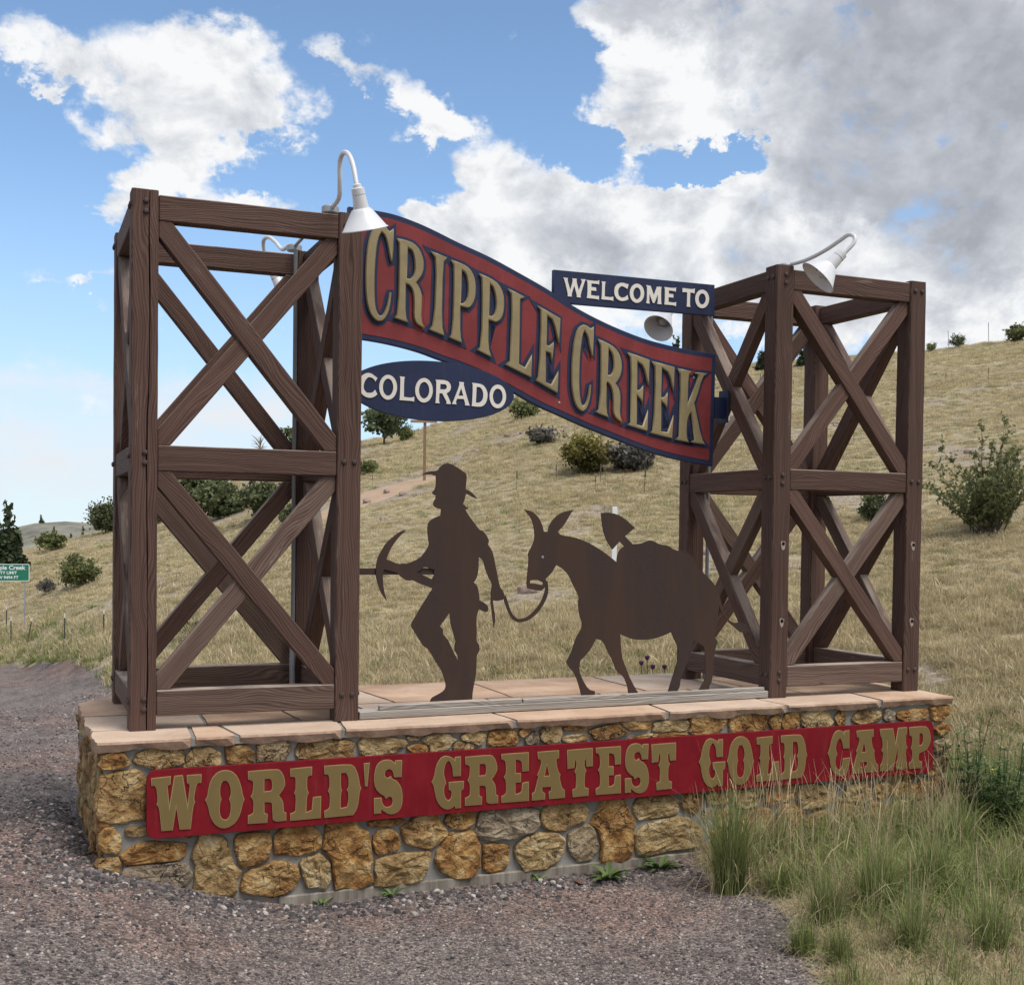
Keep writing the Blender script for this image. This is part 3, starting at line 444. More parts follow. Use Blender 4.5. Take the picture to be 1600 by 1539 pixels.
BANLET = [('C',[[(0.3551,3.0029),(0.3561,2.9059),(0.3507,2.7957),(0.3375,2.7912),(0.3272,2.8277),(0.3133,2.9013),(0.2983,2.9497),(0.2764,2.9691),(0.2603,2.9424),(0.2477,2.8943),(0.2387,2.8186),(0.2333,2.7059),(0.2323,2.6123),(0.2372,2.5191),(0.2488,2.4702),(0.2654,2.4497),(0.2818,2.4511),(0.298,2.4743),(0.314,2.5196),(0.3234,2.5705),(0.3329,2.5996),(0.3428,2.6005),(0.342,2.5534),(0.334,2.5025),(0.318,2.4509),(0.292,2.4175),(0.2625,2.4088),(0.233,2.4189),(0.1999,2.4598),(0.1798,2.5266),(0.171,2.6191),(0.1699,2.7308),(0.1767,2.837),(0.192,2.9256),(0.2142,2.9809),(0.2433,3.009),(0.2726,3.0186),(0.3023,3.0095),(0.3256,2.9808)]]),('R',[[(0.3776,2.9458),(0.4455,2.9375),(0.4925,2.9237),(0.5333,2.8869),(0.5576,2.8261),(0.5602,2.7757),(0.5486,2.7302),(0.5287,2.6998),(0.5087,2.6789),(0.5292,2.6523),(0.5466,2.6095),(0.5503,2.5781),(0.5437,2.4443),(0.5728,2.3895),(0.532,2.4021),(0.5049,2.4221),(0.491,2.459),(0.4931,2.5731),(0.4824,2.629),(0.462,2.6555),(0.4419,2.6631),(0.4388,2.4578),(0.4646,2.4189),(0.3578,2.4417),(0.3873,2.4756),(0.3926,2.9035)],[(0.4527,2.8911),(0.4448,2.6981),(0.4682,2.6971),(0.4914,2.7246),(0.4976,2.7695),(0.4936,2.8259),(0.4797,2.875)]]),('I',[[(0.6043,2.8893),(0.7174,2.8584),(0.6904,2.8205),(0.6848,2.4303),(0.7084,2.3521),(0.5931,2.3879),(0.6301,2.4291),(0.641,2.8378)]]),('P',[[(0.7437,2.8483),(0.8354,2.8255),(0.8776,2.8007),(0.9061,2.7583),(0.9195,2.7014),(0.9183,2.6302),(0.9014,2.577),(0.8738,2.5456),(0.8459,2.5464),(0.8144,2.5534),(0.8132,2.3698),(0.8313,2.3164),(0.7305,2.3474),(0.7576,2.3816),(0.7629,2.8054)],[(0.822,2.7856),(0.8142,2.5726),(0.835,2.5777),(0.8556,2.6053),(0.8639,2.664),(0.8575,2.7279),(0.8431,2.7715)]]),('P',[[(0.9394,2.7803),(1.0316,2.7522),(1.0819,2.7212),(1.1148,2.6655),(1.1229,2.6009),(1.1167,2.5285),(1.0957,2.4875),(1.0639,2.4686),(1.0353,2.4761),(1.0139,2.4808),(1.0112,2.3049),(1.0398,2.2385),(0.9281,2.2827),(0.9595,2.3109),(0.961,2.7422)],[(1.0201,2.7154),(1.0135,2.5133),(1.0348,2.5086),(1.0524,2.5296),(1.0623,2.5826),(1.0558,2.6471),(1.0395,2.6977)]]),('L',[[(1.1467,2.7011),(1.2703,2.6566),(1.2378,2.6372),(1.2328,2.2124),(1.2753,2.1921),(1.3267,2.2816),(1.3275,2.1227),(1.1282,2.2021),(1.166,2.2276),(1.1747,2.6546)]]),('E',[[(1.3624,2.6086),(1.534,2.5367),(1.5291,2.3626),(1.5177,2.3752),(1.4783,2.5188),(1.4371,2.5453),(1.4325,2.3522),(1.4511,2.3469),(1.4878,2.3763),(1.4788,2.2289),(1.4672,2.2581),(1.4592,2.2975),(1.4309,2.3055),(1.4309,2.1059),(1.4697,2.0916),(1.5242,2.1852),(1.5228,2.0312),(1.3511,2.1109),(1.3764,2.1457),(1.3887,2.5711)]]),('C',[[(1.7878,2.5029),(1.7871,2.2984),(1.7727,2.2974),(1.7541,2.3665),(1.7371,2.4356),(1.7168,2.4656),(1.7037,2.44),(1.6909,2.3478),(1.6831,2.235),(1.6828,2.1016),(1.6895,2.0246),(1.7006,1.9725),(1.7127,1.9626),(1.73,1.9776),(1.7475,2.0279),(1.7583,2.099),(1.7725,2.107),(1.7712,2.0434),(1.7601,1.9863),(1.7409,1.9394),(1.7134,1.9204),(1.6775,1.9326),(1.6452,1.98),(1.6242,2.063),(1.6187,2.1677),(1.621,2.2728),(1.6348,2.3998),(1.6612,2.4788),(1.7002,2.5099),(1.732,2.5055),(1.7641,2.4869)]]),('R',[[(1.8211,2.4222),(1.898,2.3983),(1.9552,2.3705),(1.9925,2.3269),(2.0115,2.2641),(2.0069,2.1996),(1.9872,2.1555),(1.9632,2.1291),(1.9924,2.0917),(2.0038,2.0424),(1.9995,1.9064),(2.0273,1.8577),(1.9878,1.8737),(1.9589,1.8973),(1.9421,1.9321),(1.9429,2.0318),(1.9271,2.102),(1.9024,2.129),(1.8943,2.1285),(1.8935,1.9296),(1.9201,1.8882),(1.805,1.9251),(1.8407,1.9517),(1.8421,2.3694)],[(1.9051,2.3598),(1.8999,2.1821),(1.9217,2.1835),(1.9415,2.2167),(1.9422,2.2736),(1.9315,2.3297)]]),('E',[[(2.0494,2.3488),(2.228,2.3075),(2.2271,2.1235),(2.2143,2.1372),(2.1789,2.2609),(2.1328,2.2866),(2.132,2.0927),(2.1527,2.0939),(2.1812,2.128),(2.1794,1.9874),(2.1664,2.0227),(2.1327,2.0532),(2.1319,1.8555),(2.1777,1.8468),(2.2215,1.9608),(2.2217,1.8091),(2.0537,1.8482),(2.0822,1.8675),(2.0789,2.3044)]]),('E',[[(2.2448,2.3014),(2.431,2.2704),(2.4299,2.0955),(2.4167,2.1166),(2.3851,2.2238),(2.3296,2.2565),(2.3248,2.0532),(2.3501,2.0546),(2.379,2.0926),(2.3771,1.9616),(2.3638,1.9973),(2.3295,2.0245),(2.329,1.8175),(2.3798,1.8125),(2.4285,1.9351),(2.4231,1.767),(2.2352,1.8025),(2.2657,1.8256),(2.275,2.2529)]]),('K',[[(2.4566,2.2648),(2.5727,2.2505),(2.5474,2.2232),(2.5426,2.0178),(2.6212,2.2022),(2.625,2.2281),(2.5946,2.2372),(2.603,2.2466),(2.7031,2.2442),(2.6644,2.2122),(2.6111,2.0472),(2.5984,2.0318),(2.664,1.7809),(2.6997,1.738),(2.5691,1.7511),(2.6033,1.7709),(2.5696,1.9568),(2.5569,1.9415),(2.5406,1.893),(2.5384,1.7829),(2.5649,1.7473),(2.4402,1.7641),(2.4739,1.7875),(2.4789,2.2152)]])]
BANOUT = [(0.0668,3.1097),(0.1535,3.1082),(0.252,3.1051),(0.3575,3.0983),(0.4979,3.0683),(0.6337,3.0269),(0.7992,2.966),(1.0158,2.9012),(1.2377,2.8125),(1.4683,2.7174),(1.6539,2.6208),(1.911,2.5269),(2.1591,2.459),(2.3262,2.4294),(2.5819,2.3987),(2.7834,2.3886),(2.7729,1.5889),(2.5541,1.6156),(2.3402,1.6507),(2.1302,1.7042),(1.9234,1.7675),(1.7227,1.8279),(1.549,1.8907),(1.3813,1.9463),(1.1993,2.0295),(1.0079,2.1104),(0.8268,2.1694),(0.6846,2.203),(0.5339,2.2477),(0.3331,2.2817),(0.1595,2.2968),(0.0746,2.2983)]
OVALP = (0.6308,1.9968,0.5617,0.1905)
COLO = [('C',[[(0.2505,2.0554),(0.2376,2.0309),(0.229,2.0459),(0.2093,2.0572),(0.1898,2.056),(0.1705,2.0361),(0.1598,2.0012),(0.1646,1.9766),(0.181,1.9601),(0.2038,1.9589),(0.2233,1.9644),(0.2362,1.9808),(0.2515,1.9535),(0.2269,1.9334),(0.2008,1.9276),(0.1715,1.9334),(0.1487,1.9508),(0.1322,1.9809),(0.1286,2.0118),(0.1348,2.0432),(0.154,2.0693),(0.183,2.0836),(0.209,2.0821),(0.232,2.068)]]),('O',[[(0.3809,2.005),(0.3795,1.9874),(0.3753,1.9705),(0.3684,1.9552),(0.3591,1.9422),(0.3479,1.9322),(0.3354,1.9257),(0.3222,1.923),(0.3089,1.9243),(0.2964,1.9294),(0.2851,1.9381),(0.2756,1.9499),(0.2684,1.9644),(0.2638,1.9807),(0.2622,1.998),(0.2635,2.0154),(0.2677,2.0322),(0.2746,2.0475),(0.2838,2.0604),(0.2949,2.0705),(0.3073,2.0771),(0.3205,2.0799),(0.3337,2.0787),(0.3464,2.0737),(0.3577,2.0651),(0.3673,2.0532),(0.3746,2.0388),(0.3792,2.0224)],[(0.355,2.0041),(0.3543,1.992),(0.3519,1.9805),(0.3479,1.97),(0.3425,1.9611),(0.3361,1.9543),(0.3289,1.9499),(0.3212,1.9481),(0.3136,1.949),(0.3063,1.9526),(0.2998,1.9587),(0.2943,1.9669),(0.2901,1.9769),(0.2874,1.9881),(0.2865,2.0),(0.2872,2.0121),(0.2896,2.0236),(0.2936,2.0341),(0.2989,2.0429),(0.3053,2.0497),(0.3125,2.0542),(0.3201,2.056),(0.3277,2.0551),(0.335,2.0516),(0.3416,2.0456),(0.3471,2.0373),(0.3514,2.0273),(0.354,2.0161)]]),('L',[[(0.398,2.0753),(0.432,2.0731),(0.4269,2.0582),(0.4261,1.9477),(0.4716,1.944),(0.4963,1.9517),(0.4953,1.9199),(0.4852,1.9244),(0.3963,1.9252),(0.3995,1.9399),(0.4022,2.0599)]]),('O',[[(0.6209,2.0002),(0.6196,1.9826),(0.6154,1.9658),(0.6084,1.9505),(0.599,1.9376),(0.5877,1.9276),(0.5751,1.9212),(0.5618,1.9185),(0.5485,1.9197),(0.5358,1.9248),(0.5244,1.9335),(0.5148,1.9453),(0.5075,1.9597),(0.5029,1.9759),(0.5012,1.9932),(0.5025,2.0106),(0.5068,2.0273),(0.5137,2.0425),(0.523,2.0554),(0.5342,2.0654),(0.5467,2.072),(0.56,2.0748),(0.5734,2.0736),(0.5861,2.0686),(0.5976,2.06),(0.6072,2.0482),(0.6146,2.0338),(0.6192,2.0175)],[(0.5965,1.9987),(0.5957,1.9869),(0.5933,1.9756),(0.5892,1.9653),(0.5838,1.9567),(0.5772,1.95),(0.5699,1.9457),(0.5622,1.9439),(0.5544,1.9448),(0.547,1.9483),(0.5404,1.9542),(0.5348,1.9623),(0.5305,1.972),(0.5278,1.983),(0.5268,1.9946),(0.5276,2.0064),(0.53,2.0177),(0.534,2.0279),(0.5394,2.0366),(0.5459,2.0433),(0.5532,2.0476),(0.561,2.0494),(0.5687,2.0486),(0.5762,2.0451),(0.5828,2.0392),(0.5885,2.0312),(0.5927,2.0214),(0.5955,2.0104)]]),('R',[[(0.6379,2.0694),(0.7145,2.0697),(0.7389,2.052),(0.7461,2.0267),(0.7374,2.0005),(0.7155,1.9864),(0.7424,1.9334),(0.7453,1.9188),(0.7129,1.919),(0.7162,1.932),(0.6847,1.9847),(0.6662,1.9836),(0.6634,1.9323),(0.6697,1.9199),(0.6376,1.92),(0.6422,1.9343),(0.6448,2.0558)],[(0.6723,2.0434),(0.708,2.0437),(0.7171,2.0314),(0.7138,2.0152),(0.6981,2.0091),(0.6707,2.0095)]]),('A',[[(0.8009,2.0654),(0.8357,2.0643),(0.831,2.0511),(0.8687,1.9339),(0.8773,1.9162),(0.8424,1.9163),(0.8443,1.9312),(0.8336,1.9565),(0.7884,1.9552),(0.7797,1.9355),(0.7854,1.9197),(0.7522,1.9198),(0.761,1.9344),(0.8046,2.0463)],[(0.8153,2.0244),(0.8319,1.977),(0.7972,1.9763)]]),('D',[[(0.8916,2.0645),(0.9513,2.0616),(0.9798,2.0471),(1.0,2.0125),(1.0019,1.9801),(0.9917,1.9405),(0.9673,1.9165),(0.9392,1.9117),(0.8886,1.9142),(0.8933,1.9287),(0.8967,2.0486)],[(0.9235,2.0405),(0.9481,2.0387),(0.966,2.0203),(0.9721,1.9849),(0.9633,1.952),(0.9424,1.9378),(0.9191,1.9379)]]),('O',[[(1.1337,1.9898),(1.1324,1.9725),(1.1282,1.9558),(1.1213,1.9408),(1.112,1.928),(1.1008,1.9181),(1.0882,1.9117),(1.075,1.9091),(1.0617,1.9103),(1.0491,1.9154),(1.0377,1.924),(1.0281,1.9357),(1.0209,1.95),(1.0163,1.966),(1.0146,1.9831),(1.0158,2.0004),(1.02,2.0169),(1.0269,2.0319),(1.0361,2.0447),(1.0472,2.0546),(1.0597,2.061),(1.0729,2.0638),(1.0862,2.0626),(1.0989,2.0577),(1.1104,2.0491),(1.12,2.0374),(1.1273,2.0231),(1.132,2.007)],[(1.1086,1.9884),(1.1079,1.9769),(1.1054,1.966),(1.1014,1.956),(1.096,1.9476),(1.0894,1.9411),(1.0821,1.9369),(1.0743,1.9352),(1.0665,1.9361),(1.0591,1.9395),(1.0524,1.9452),(1.0467,1.953),(1.0425,1.9625),(1.0397,1.9731),(1.0387,1.9845),(1.0394,1.9959),(1.0419,2.0069),(1.0459,2.0168),(1.0513,2.0252),(1.0578,2.0317),(1.0652,2.0359),(1.0729,2.0377),(1.0807,2.0368),(1.0882,2.0335),(1.0949,2.0278),(1.1005,2.02),(1.1048,2.0105),(1.1076,1.9998)]])]
WELL = [('W',[[(1.5876,2.8275),(1.6228,2.8265),(1.619,2.8115),(1.643,2.7452),(1.66,2.814),(1.6557,2.8282),(1.6911,2.8279),(1.6872,2.8129),(1.7081,2.7468),(1.7302,2.8133),(1.7217,2.8294),(1.759,2.8307),(1.7509,2.8153),(1.7192,2.7207),(1.7236,2.7042),(1.6906,2.7034),(1.6928,2.7183),(1.6712,2.7785),(1.6508,2.7167),(1.6559,2.704),(1.6206,2.703),(1.6245,2.7172),(1.5969,2.8116)]]),('E',[[(1.7649,2.8276),(1.8467,2.8258),(1.8634,2.8348),(1.8622,2.8037),(1.847,2.8082),(1.8035,2.807),(1.8022,2.7834),(1.839,2.7823),(1.8419,2.759),(1.8018,2.7598),(1.8006,2.728),(1.8483,2.7249),(1.8634,2.7285),(1.863,2.7004),(1.8487,2.705),(1.7668,2.7051),(1.7732,2.7204),(1.7734,2.8115)]]),('L',[[(1.8803,2.829),(1.914,2.8285),(1.9083,2.8154),(1.9072,2.728),(1.9537,2.7262),(1.9748,2.7326),(1.9753,2.7014),(1.9625,2.707),(1.8806,2.7057),(1.8845,2.7208),(1.8863,2.817)]]),('C',[[(2.0945,2.8292),(2.0847,2.7947),(2.0674,2.8043),(2.0416,2.8116),(2.0205,2.7999),(2.0098,2.7744),(2.0172,2.7438),(2.0387,2.7309),(2.0686,2.7373),(2.0871,2.7539),(2.0945,2.7246),(2.069,2.7127),(2.0348,2.7067),(2.0005,2.72),(1.983,2.7482),(1.9809,2.774),(1.9888,2.8081),(2.0157,2.8292),(2.0498,2.8361),(2.0756,2.8296)]]),('O',[[(2.2198,2.7778),(2.2186,2.7629),(2.2145,2.7484),(2.2078,2.7351),(2.1988,2.7237),(2.1879,2.7148),(2.1758,2.7088),(2.1629,2.706),(2.15,2.7065),(2.1377,2.7104),(2.1267,2.7173),(2.1174,2.7271),(2.1103,2.739),(2.1058,2.7527),(2.1041,2.7673),(2.1053,2.7822),(2.1093,2.7967),(2.1159,2.8099),(2.1249,2.8213),(2.1357,2.8302),(2.1478,2.8362),(2.1606,2.8391),(2.1735,2.8387),(2.1859,2.8349),(2.197,2.828),(2.2064,2.8183),(2.2135,2.8063),(2.2181,2.7926)],[(2.1912,2.7745),(2.1906,2.7653),(2.1886,2.7564),(2.1852,2.7482),(2.1807,2.7413),(2.1752,2.7359),(2.169,2.7323),(2.1625,2.7307),(2.1559,2.7311),(2.1497,2.7336),(2.1441,2.738),(2.1393,2.7441),(2.1357,2.7516),(2.1334,2.7601),(2.1325,2.7692),(2.1331,2.7784),(2.1351,2.7873),(2.1384,2.7954),(2.143,2.8023),(2.1484,2.8077),(2.1546,2.8113),(2.1611,2.813),(2.1676,2.8125),(2.1739,2.8101),(2.1795,2.8057),(2.1843,2.7996),(2.188,2.7921),(2.1903,2.7836)]]),('M',[[(2.2353,2.8364),(2.2702,2.8344),(2.2994,2.7692),(2.3228,2.8332),(2.3606,2.8352),(2.3556,2.8197),(2.3572,2.7291),(2.3627,2.7144),(2.3249,2.7126),(2.3308,2.7267),(2.3299,2.7795),(2.3029,2.7168),(2.2898,2.7171),(2.2625,2.7772),(2.2608,2.7244),(2.2663,2.7098),(2.2349,2.7108),(2.2416,2.7249),(2.2425,2.8205)]]),('E',[[(2.3817,2.8372),(2.4597,2.8353),(2.4792,2.8425),(2.4762,2.8118),(2.4601,2.8156),(2.4201,2.8165),(2.4196,2.7937),(2.4561,2.7925),(2.4583,2.7684),(2.4183,2.7686),(2.4171,2.7359),(2.4616,2.7337),(2.4811,2.74),(2.4798,2.7094),(2.4619,2.7155),(2.3821,2.7146),(2.3872,2.7302),(2.3873,2.8226)]]),('T',[[(2.5328,2.8436),(2.6119,2.8418),(2.6344,2.8492),(2.6324,2.813),(2.6169,2.817),(2.5971,2.8175),(2.5942,2.7308),(2.6008,2.716),(2.5666,2.7154),(2.5708,2.731),(2.5701,2.8165),(2.5494,2.8162),(2.5315,2.813)]]),('O',[[(2.7557,2.7861),(2.7545,2.7711),(2.7504,2.7567),(2.7436,2.7434),(2.7345,2.7321),(2.7235,2.7232),(2.7112,2.7172),(2.6982,2.7145),(2.6851,2.715),(2.6727,2.7188),(2.6614,2.7258),(2.652,2.7355),(2.6448,2.7474),(2.6402,2.761),(2.6385,2.7756),(2.6397,2.7905),(2.6437,2.8049),(2.6504,2.8181),(2.6595,2.8294),(2.6704,2.8383),(2.6827,2.8443),(2.6956,2.8472),(2.7087,2.8467),(2.7212,2.8429),(2.7325,2.8361),(2.742,2.8264),(2.7493,2.8144),(2.7539,2.8007)],[(2.7274,2.7835),(2.7268,2.7747),(2.7247,2.7661),(2.7213,2.7583),(2.7167,2.7516),(2.7111,2.7464),(2.7048,2.7429),(2.6981,2.7414),(2.6914,2.7418),(2.685,2.7441),(2.6793,2.7483),(2.6744,2.7542),(2.6707,2.7613),(2.6684,2.7695),(2.6674,2.7782),(2.668,2.7871),(2.6701,2.7956),(2.6735,2.8034),(2.6781,2.8101),(2.6837,2.8153),(2.69,2.8188),(2.6966,2.8204),(2.7033,2.82),(2.7097,2.8176),(2.7155,2.8135),(2.7204,2.8076),(2.7241,2.8004),(2.7265,2.7923)]])]
WELQ = [(1.5187,2.8744),(2.8039,2.8921),(2.8066,2.6698),(1.683,2.653)]
MINER = [[(0.5488,1.5105),(0.5735,1.5078),(0.6047,1.4933),(0.6485,1.4687),(0.675,1.4492),(0.6784,1.4291),(0.6734,1.3767),(0.6717,1.3593),(0.6938,1.3511),(0.7254,1.3286),(0.751,1.3001),(0.7194,1.311),(0.6941,1.325),(0.674,1.3292),(0.6663,1.2953),(0.656,1.269),(0.6762,1.252),(0.692,1.2389),(0.6714,1.2345),(0.6957,1.1972),(0.734,1.1512),(0.7661,1.1119),(0.7819,1.1109),(0.8044,1.0907),(0.8206,1.0674),(0.8305,1.0411),(0.8211,1.0264),(0.847,0.9943),(0.8603,0.9591),(0.8738,0.9003),(0.8874,0.8414),(0.8977,0.7923),(0.9066,0.7647),(0.9215,0.7449),(0.9346,0.7251),(0.9393,0.7014),(0.9292,0.6857),(0.8864,0.6784),(0.8607,0.6826),(0.8656,0.6355),(0.8747,0.596),(0.8777,0.5567),(0.8697,0.5214),(0.8604,0.5727),(0.8511,0.6357),(0.8462,0.6828),(0.8502,0.7024),(0.8431,0.726),(0.8553,0.769),(0.8497,0.7928),(0.8268,0.8299),(0.8038,0.8886),(0.7937,0.9296),(0.7631,0.9483),(0.7627,0.8828),(0.7539,0.8243),(0.7322,0.7935),(0.7535,0.7775),(0.7667,0.7306),(0.7716,0.6837),(0.8099,0.666),(0.8314,0.6438),(0.8275,0.6164),(0.8106,0.6112),(0.768,0.6306),(0.7518,0.5825),(0.7545,0.4965),(0.7536,0.434),(0.7725,0.414),(0.7755,0.3787),(0.763,0.3595),(0.7565,0.3401),(0.756,0.2462),(0.7442,0.1841),(0.7323,0.122),(0.7311,0.0813),(0.4591,0.0799),(0.467,0.1026),(0.5078,0.1201),(0.5487,0.1415),(0.5607,0.1681),(0.552,0.2072),(0.5307,0.2621),(0.4889,0.3253),(0.439,0.4022),(0.4186,0.4082),(0.398,0.4356),(0.3569,0.4978),(0.3364,0.5288),(0.3337,0.5517),(0.3559,0.5857),(0.4035,0.6652),(0.4659,0.7565),(0.4634,0.7619),(0.3859,0.7877),(0.3373,0.8109),(0.3173,0.8049),(0.2891,0.8127),(0.2489,0.8455),(0.2378,0.855),(0.1604,0.875),(0.1519,0.8439),(0.1524,0.797),(0.154,0.8269),(0.1587,0.759),(0.1807,0.6886),(0.1472,0.729),(0.1229,0.7894),(0.1106,0.8421),(0.1118,0.844),(0.1114,0.8835),(0.1185,0.9342),(0.1445,0.9851),(0.1736,1.0304),(0.2265,1.0762),(0.268,1.1021),(0.2961,1.1053),(0.2623,1.0765),(0.2269,1.0365),(0.1977,0.991),(0.1746,0.9343),(0.2522,0.9032),(0.2761,0.9089),(0.3091,0.9072),(0.3842,0.9404),(0.4142,0.9749),(0.4441,1.0181),(0.4345,1.061),(0.4288,1.1298),(0.4395,1.1586),(0.4667,1.1791),(0.5125,1.197),(0.5163,1.2345),(0.4967,1.237),(0.4689,1.2508),(0.4645,1.268),(0.4716,1.2853),(0.4824,1.2999),(0.4775,1.3027),(0.4823,1.3143),(0.462,1.3224),(0.4576,1.3338),(0.4769,1.3543),(0.4814,1.3889),(0.4809,1.4319),(0.4637,1.4371),(0.4362,1.4408),(0.3907,1.4338),(0.4088,1.4486),(0.439,1.4592),(0.4909,1.4626),(0.506,1.4872),(0.5242,1.5022)],[(0.3658,0.8558),(0.4152,0.8889),(0.4752,0.8716),(0.4738,0.837),(0.4618,0.8141),(0.4158,0.8344)],[(0.5777,0.6126),(0.5851,0.5467),(0.6024,0.4922),(0.6196,0.4375),(0.6116,0.4105),(0.6136,0.3833),(0.6332,0.3517),(0.6361,0.319),(0.6038,0.3759),(0.5698,0.4465),(0.5347,0.486),(0.536,0.513),(0.5152,0.5327),(0.5436,0.5669),(0.5679,0.6012)]]
ROPE = [[(0.9308,0.6936),(0.9558,0.6262),(0.9823,0.5784),(1.0174,0.5477),(1.0523,0.5438),(1.1045,0.5563),(1.1655,0.5991),(1.2175,0.6703),(1.2388,0.7341),(1.2316,0.7982),(1.2156,0.7983),(1.2181,0.7503),(1.1952,0.6826),(1.1519,0.6233),(1.0955,0.5764),(1.052,0.5653),(1.0215,0.5682),(0.9907,0.598),(0.9685,0.6458),(0.946,0.7131)]]
DONKEY = [[(1.0643,1.2421),(1.1163,1.2337),(1.1585,1.1995),(1.1853,1.1574),(1.1996,1.1074),(1.228,1.1077),(1.238,1.1486),(1.2742,1.1966),(1.3268,1.2308),(1.4035,1.2465),(1.3751,1.2078),(1.3439,1.1548),(1.2968,1.1066),(1.3183,1.0858),(1.4039,1.0761),(1.4906,1.051),(1.5783,1.0101),(1.6672,0.9552),(1.7209,0.9164),(1.7226,0.9505),(1.7385,0.9944),(1.7716,1.019),(1.8329,1.0341),(1.9005,1.0375),(1.9625,1.0626),(2.0026,1.0501),(2.0373,1.0325),(2.1065,1.026),(2.1476,0.9964),(2.2469,0.9869),(2.3008,0.9369),(2.3339,0.8715),(2.3916,0.8361),(2.4522,0.7853),(2.4954,0.7291),(2.5146,0.668),(2.5402,0.5964),(2.5716,0.5398),(2.6209,0.5082),(2.6757,0.5143),(2.719,0.5011),(2.7504,0.4747),(2.732,0.4699),(2.7607,0.4508),(2.7262,0.4515),(2.7326,0.4391),(2.6771,0.4455),(2.646,0.4718),(2.5781,0.5192),(2.5347,0.5659),(2.5058,0.6274),(2.4931,0.5361),(2.4652,0.43),(2.4985,0.3834),(2.479,0.3382),(2.4684,0.2622),(2.4592,0.1201),(2.438,0.1006),(2.4365,0.0519),(2.353,0.0514),(2.3643,0.0834),(2.4051,0.1324),(2.4057,0.2237),(2.3985,0.3506),(2.3647,0.3768),(2.3049,0.4036),(2.2945,0.3283),(2.2607,0.2488),(2.2154,0.1599),(2.205,0.09),(2.1935,0.0804),(2.1918,0.0454),(2.1126,0.0488),(2.1346,0.1129),(2.1788,0.2415),(2.1951,0.3112),(2.1858,0.3716),(2.1582,0.4123),(2.1376,0.4608),(2.0824,0.4391),(2.0023,0.4182),(1.9226,0.4133),(1.8433,0.4203),(1.7868,0.4413),(1.7531,0.4568),(1.7599,0.3832),(1.769,0.3045),(1.7958,0.2447),(1.8366,0.1546),(1.8922,0.0714),(1.8211,0.0715),(1.8148,0.1161),(1.7856,0.1812),(1.7348,0.2125),(1.706,0.2771),(1.666,0.3467),(1.6296,0.4159),(1.5767,0.4289),(1.5448,0.3696),(1.502,0.3225),(1.4645,0.2947),(1.4601,0.2273),(1.4826,0.1781),(1.5272,0.1085),(1.5766,0.0948),(1.5747,0.0725),(1.4788,0.0738),(1.4672,0.1207),(1.4334,0.2089),(1.3897,0.2538),(1.3709,0.2881),(1.3834,0.3117),(1.4147,0.3733),(1.4352,0.4402),(1.486,0.5113),(1.4545,0.5939),(1.448,0.6613),(1.455,0.6998),(1.414,0.7674),(1.3863,0.8251),(1.3428,0.8731),(1.2892,0.8999),(1.2582,0.8494),(1.2144,0.8116),(1.2295,0.7925),(1.2069,0.7499),(1.1756,0.736),(1.0919,0.7556),(1.0861,0.7934),(1.0954,0.8735),(1.0995,0.9489),(1.092,0.9659),(1.1194,1.015),(1.1396,1.0624),(1.1334,1.1284),(1.117,1.1847)],[(1.112,0.8055),(1.1642,0.8052),(1.2011,0.7898),(1.1961,0.7737),(1.1488,0.7835),(1.107,0.7866)],[(1.2082,0.9511),(1.2067,0.9459),(1.2026,0.942),(1.1968,0.9406),(1.191,0.942),(1.1867,0.9458),(1.1851,0.951),(1.1866,0.9562),(1.1907,0.9601),(1.1965,0.9615),(1.2023,0.9601),(1.2066,0.9563)]]
SHOVEL = [[(1.7409,1.051),(1.6885,0.999),(1.6434,1.057),(1.6171,1.1246),(1.6022,1.2308),(1.6736,1.234),(1.7516,1.2139),(1.8513,1.1391),(1.7783,1.0845),(1.8443,1.0263),(1.7829,1.0113)]]
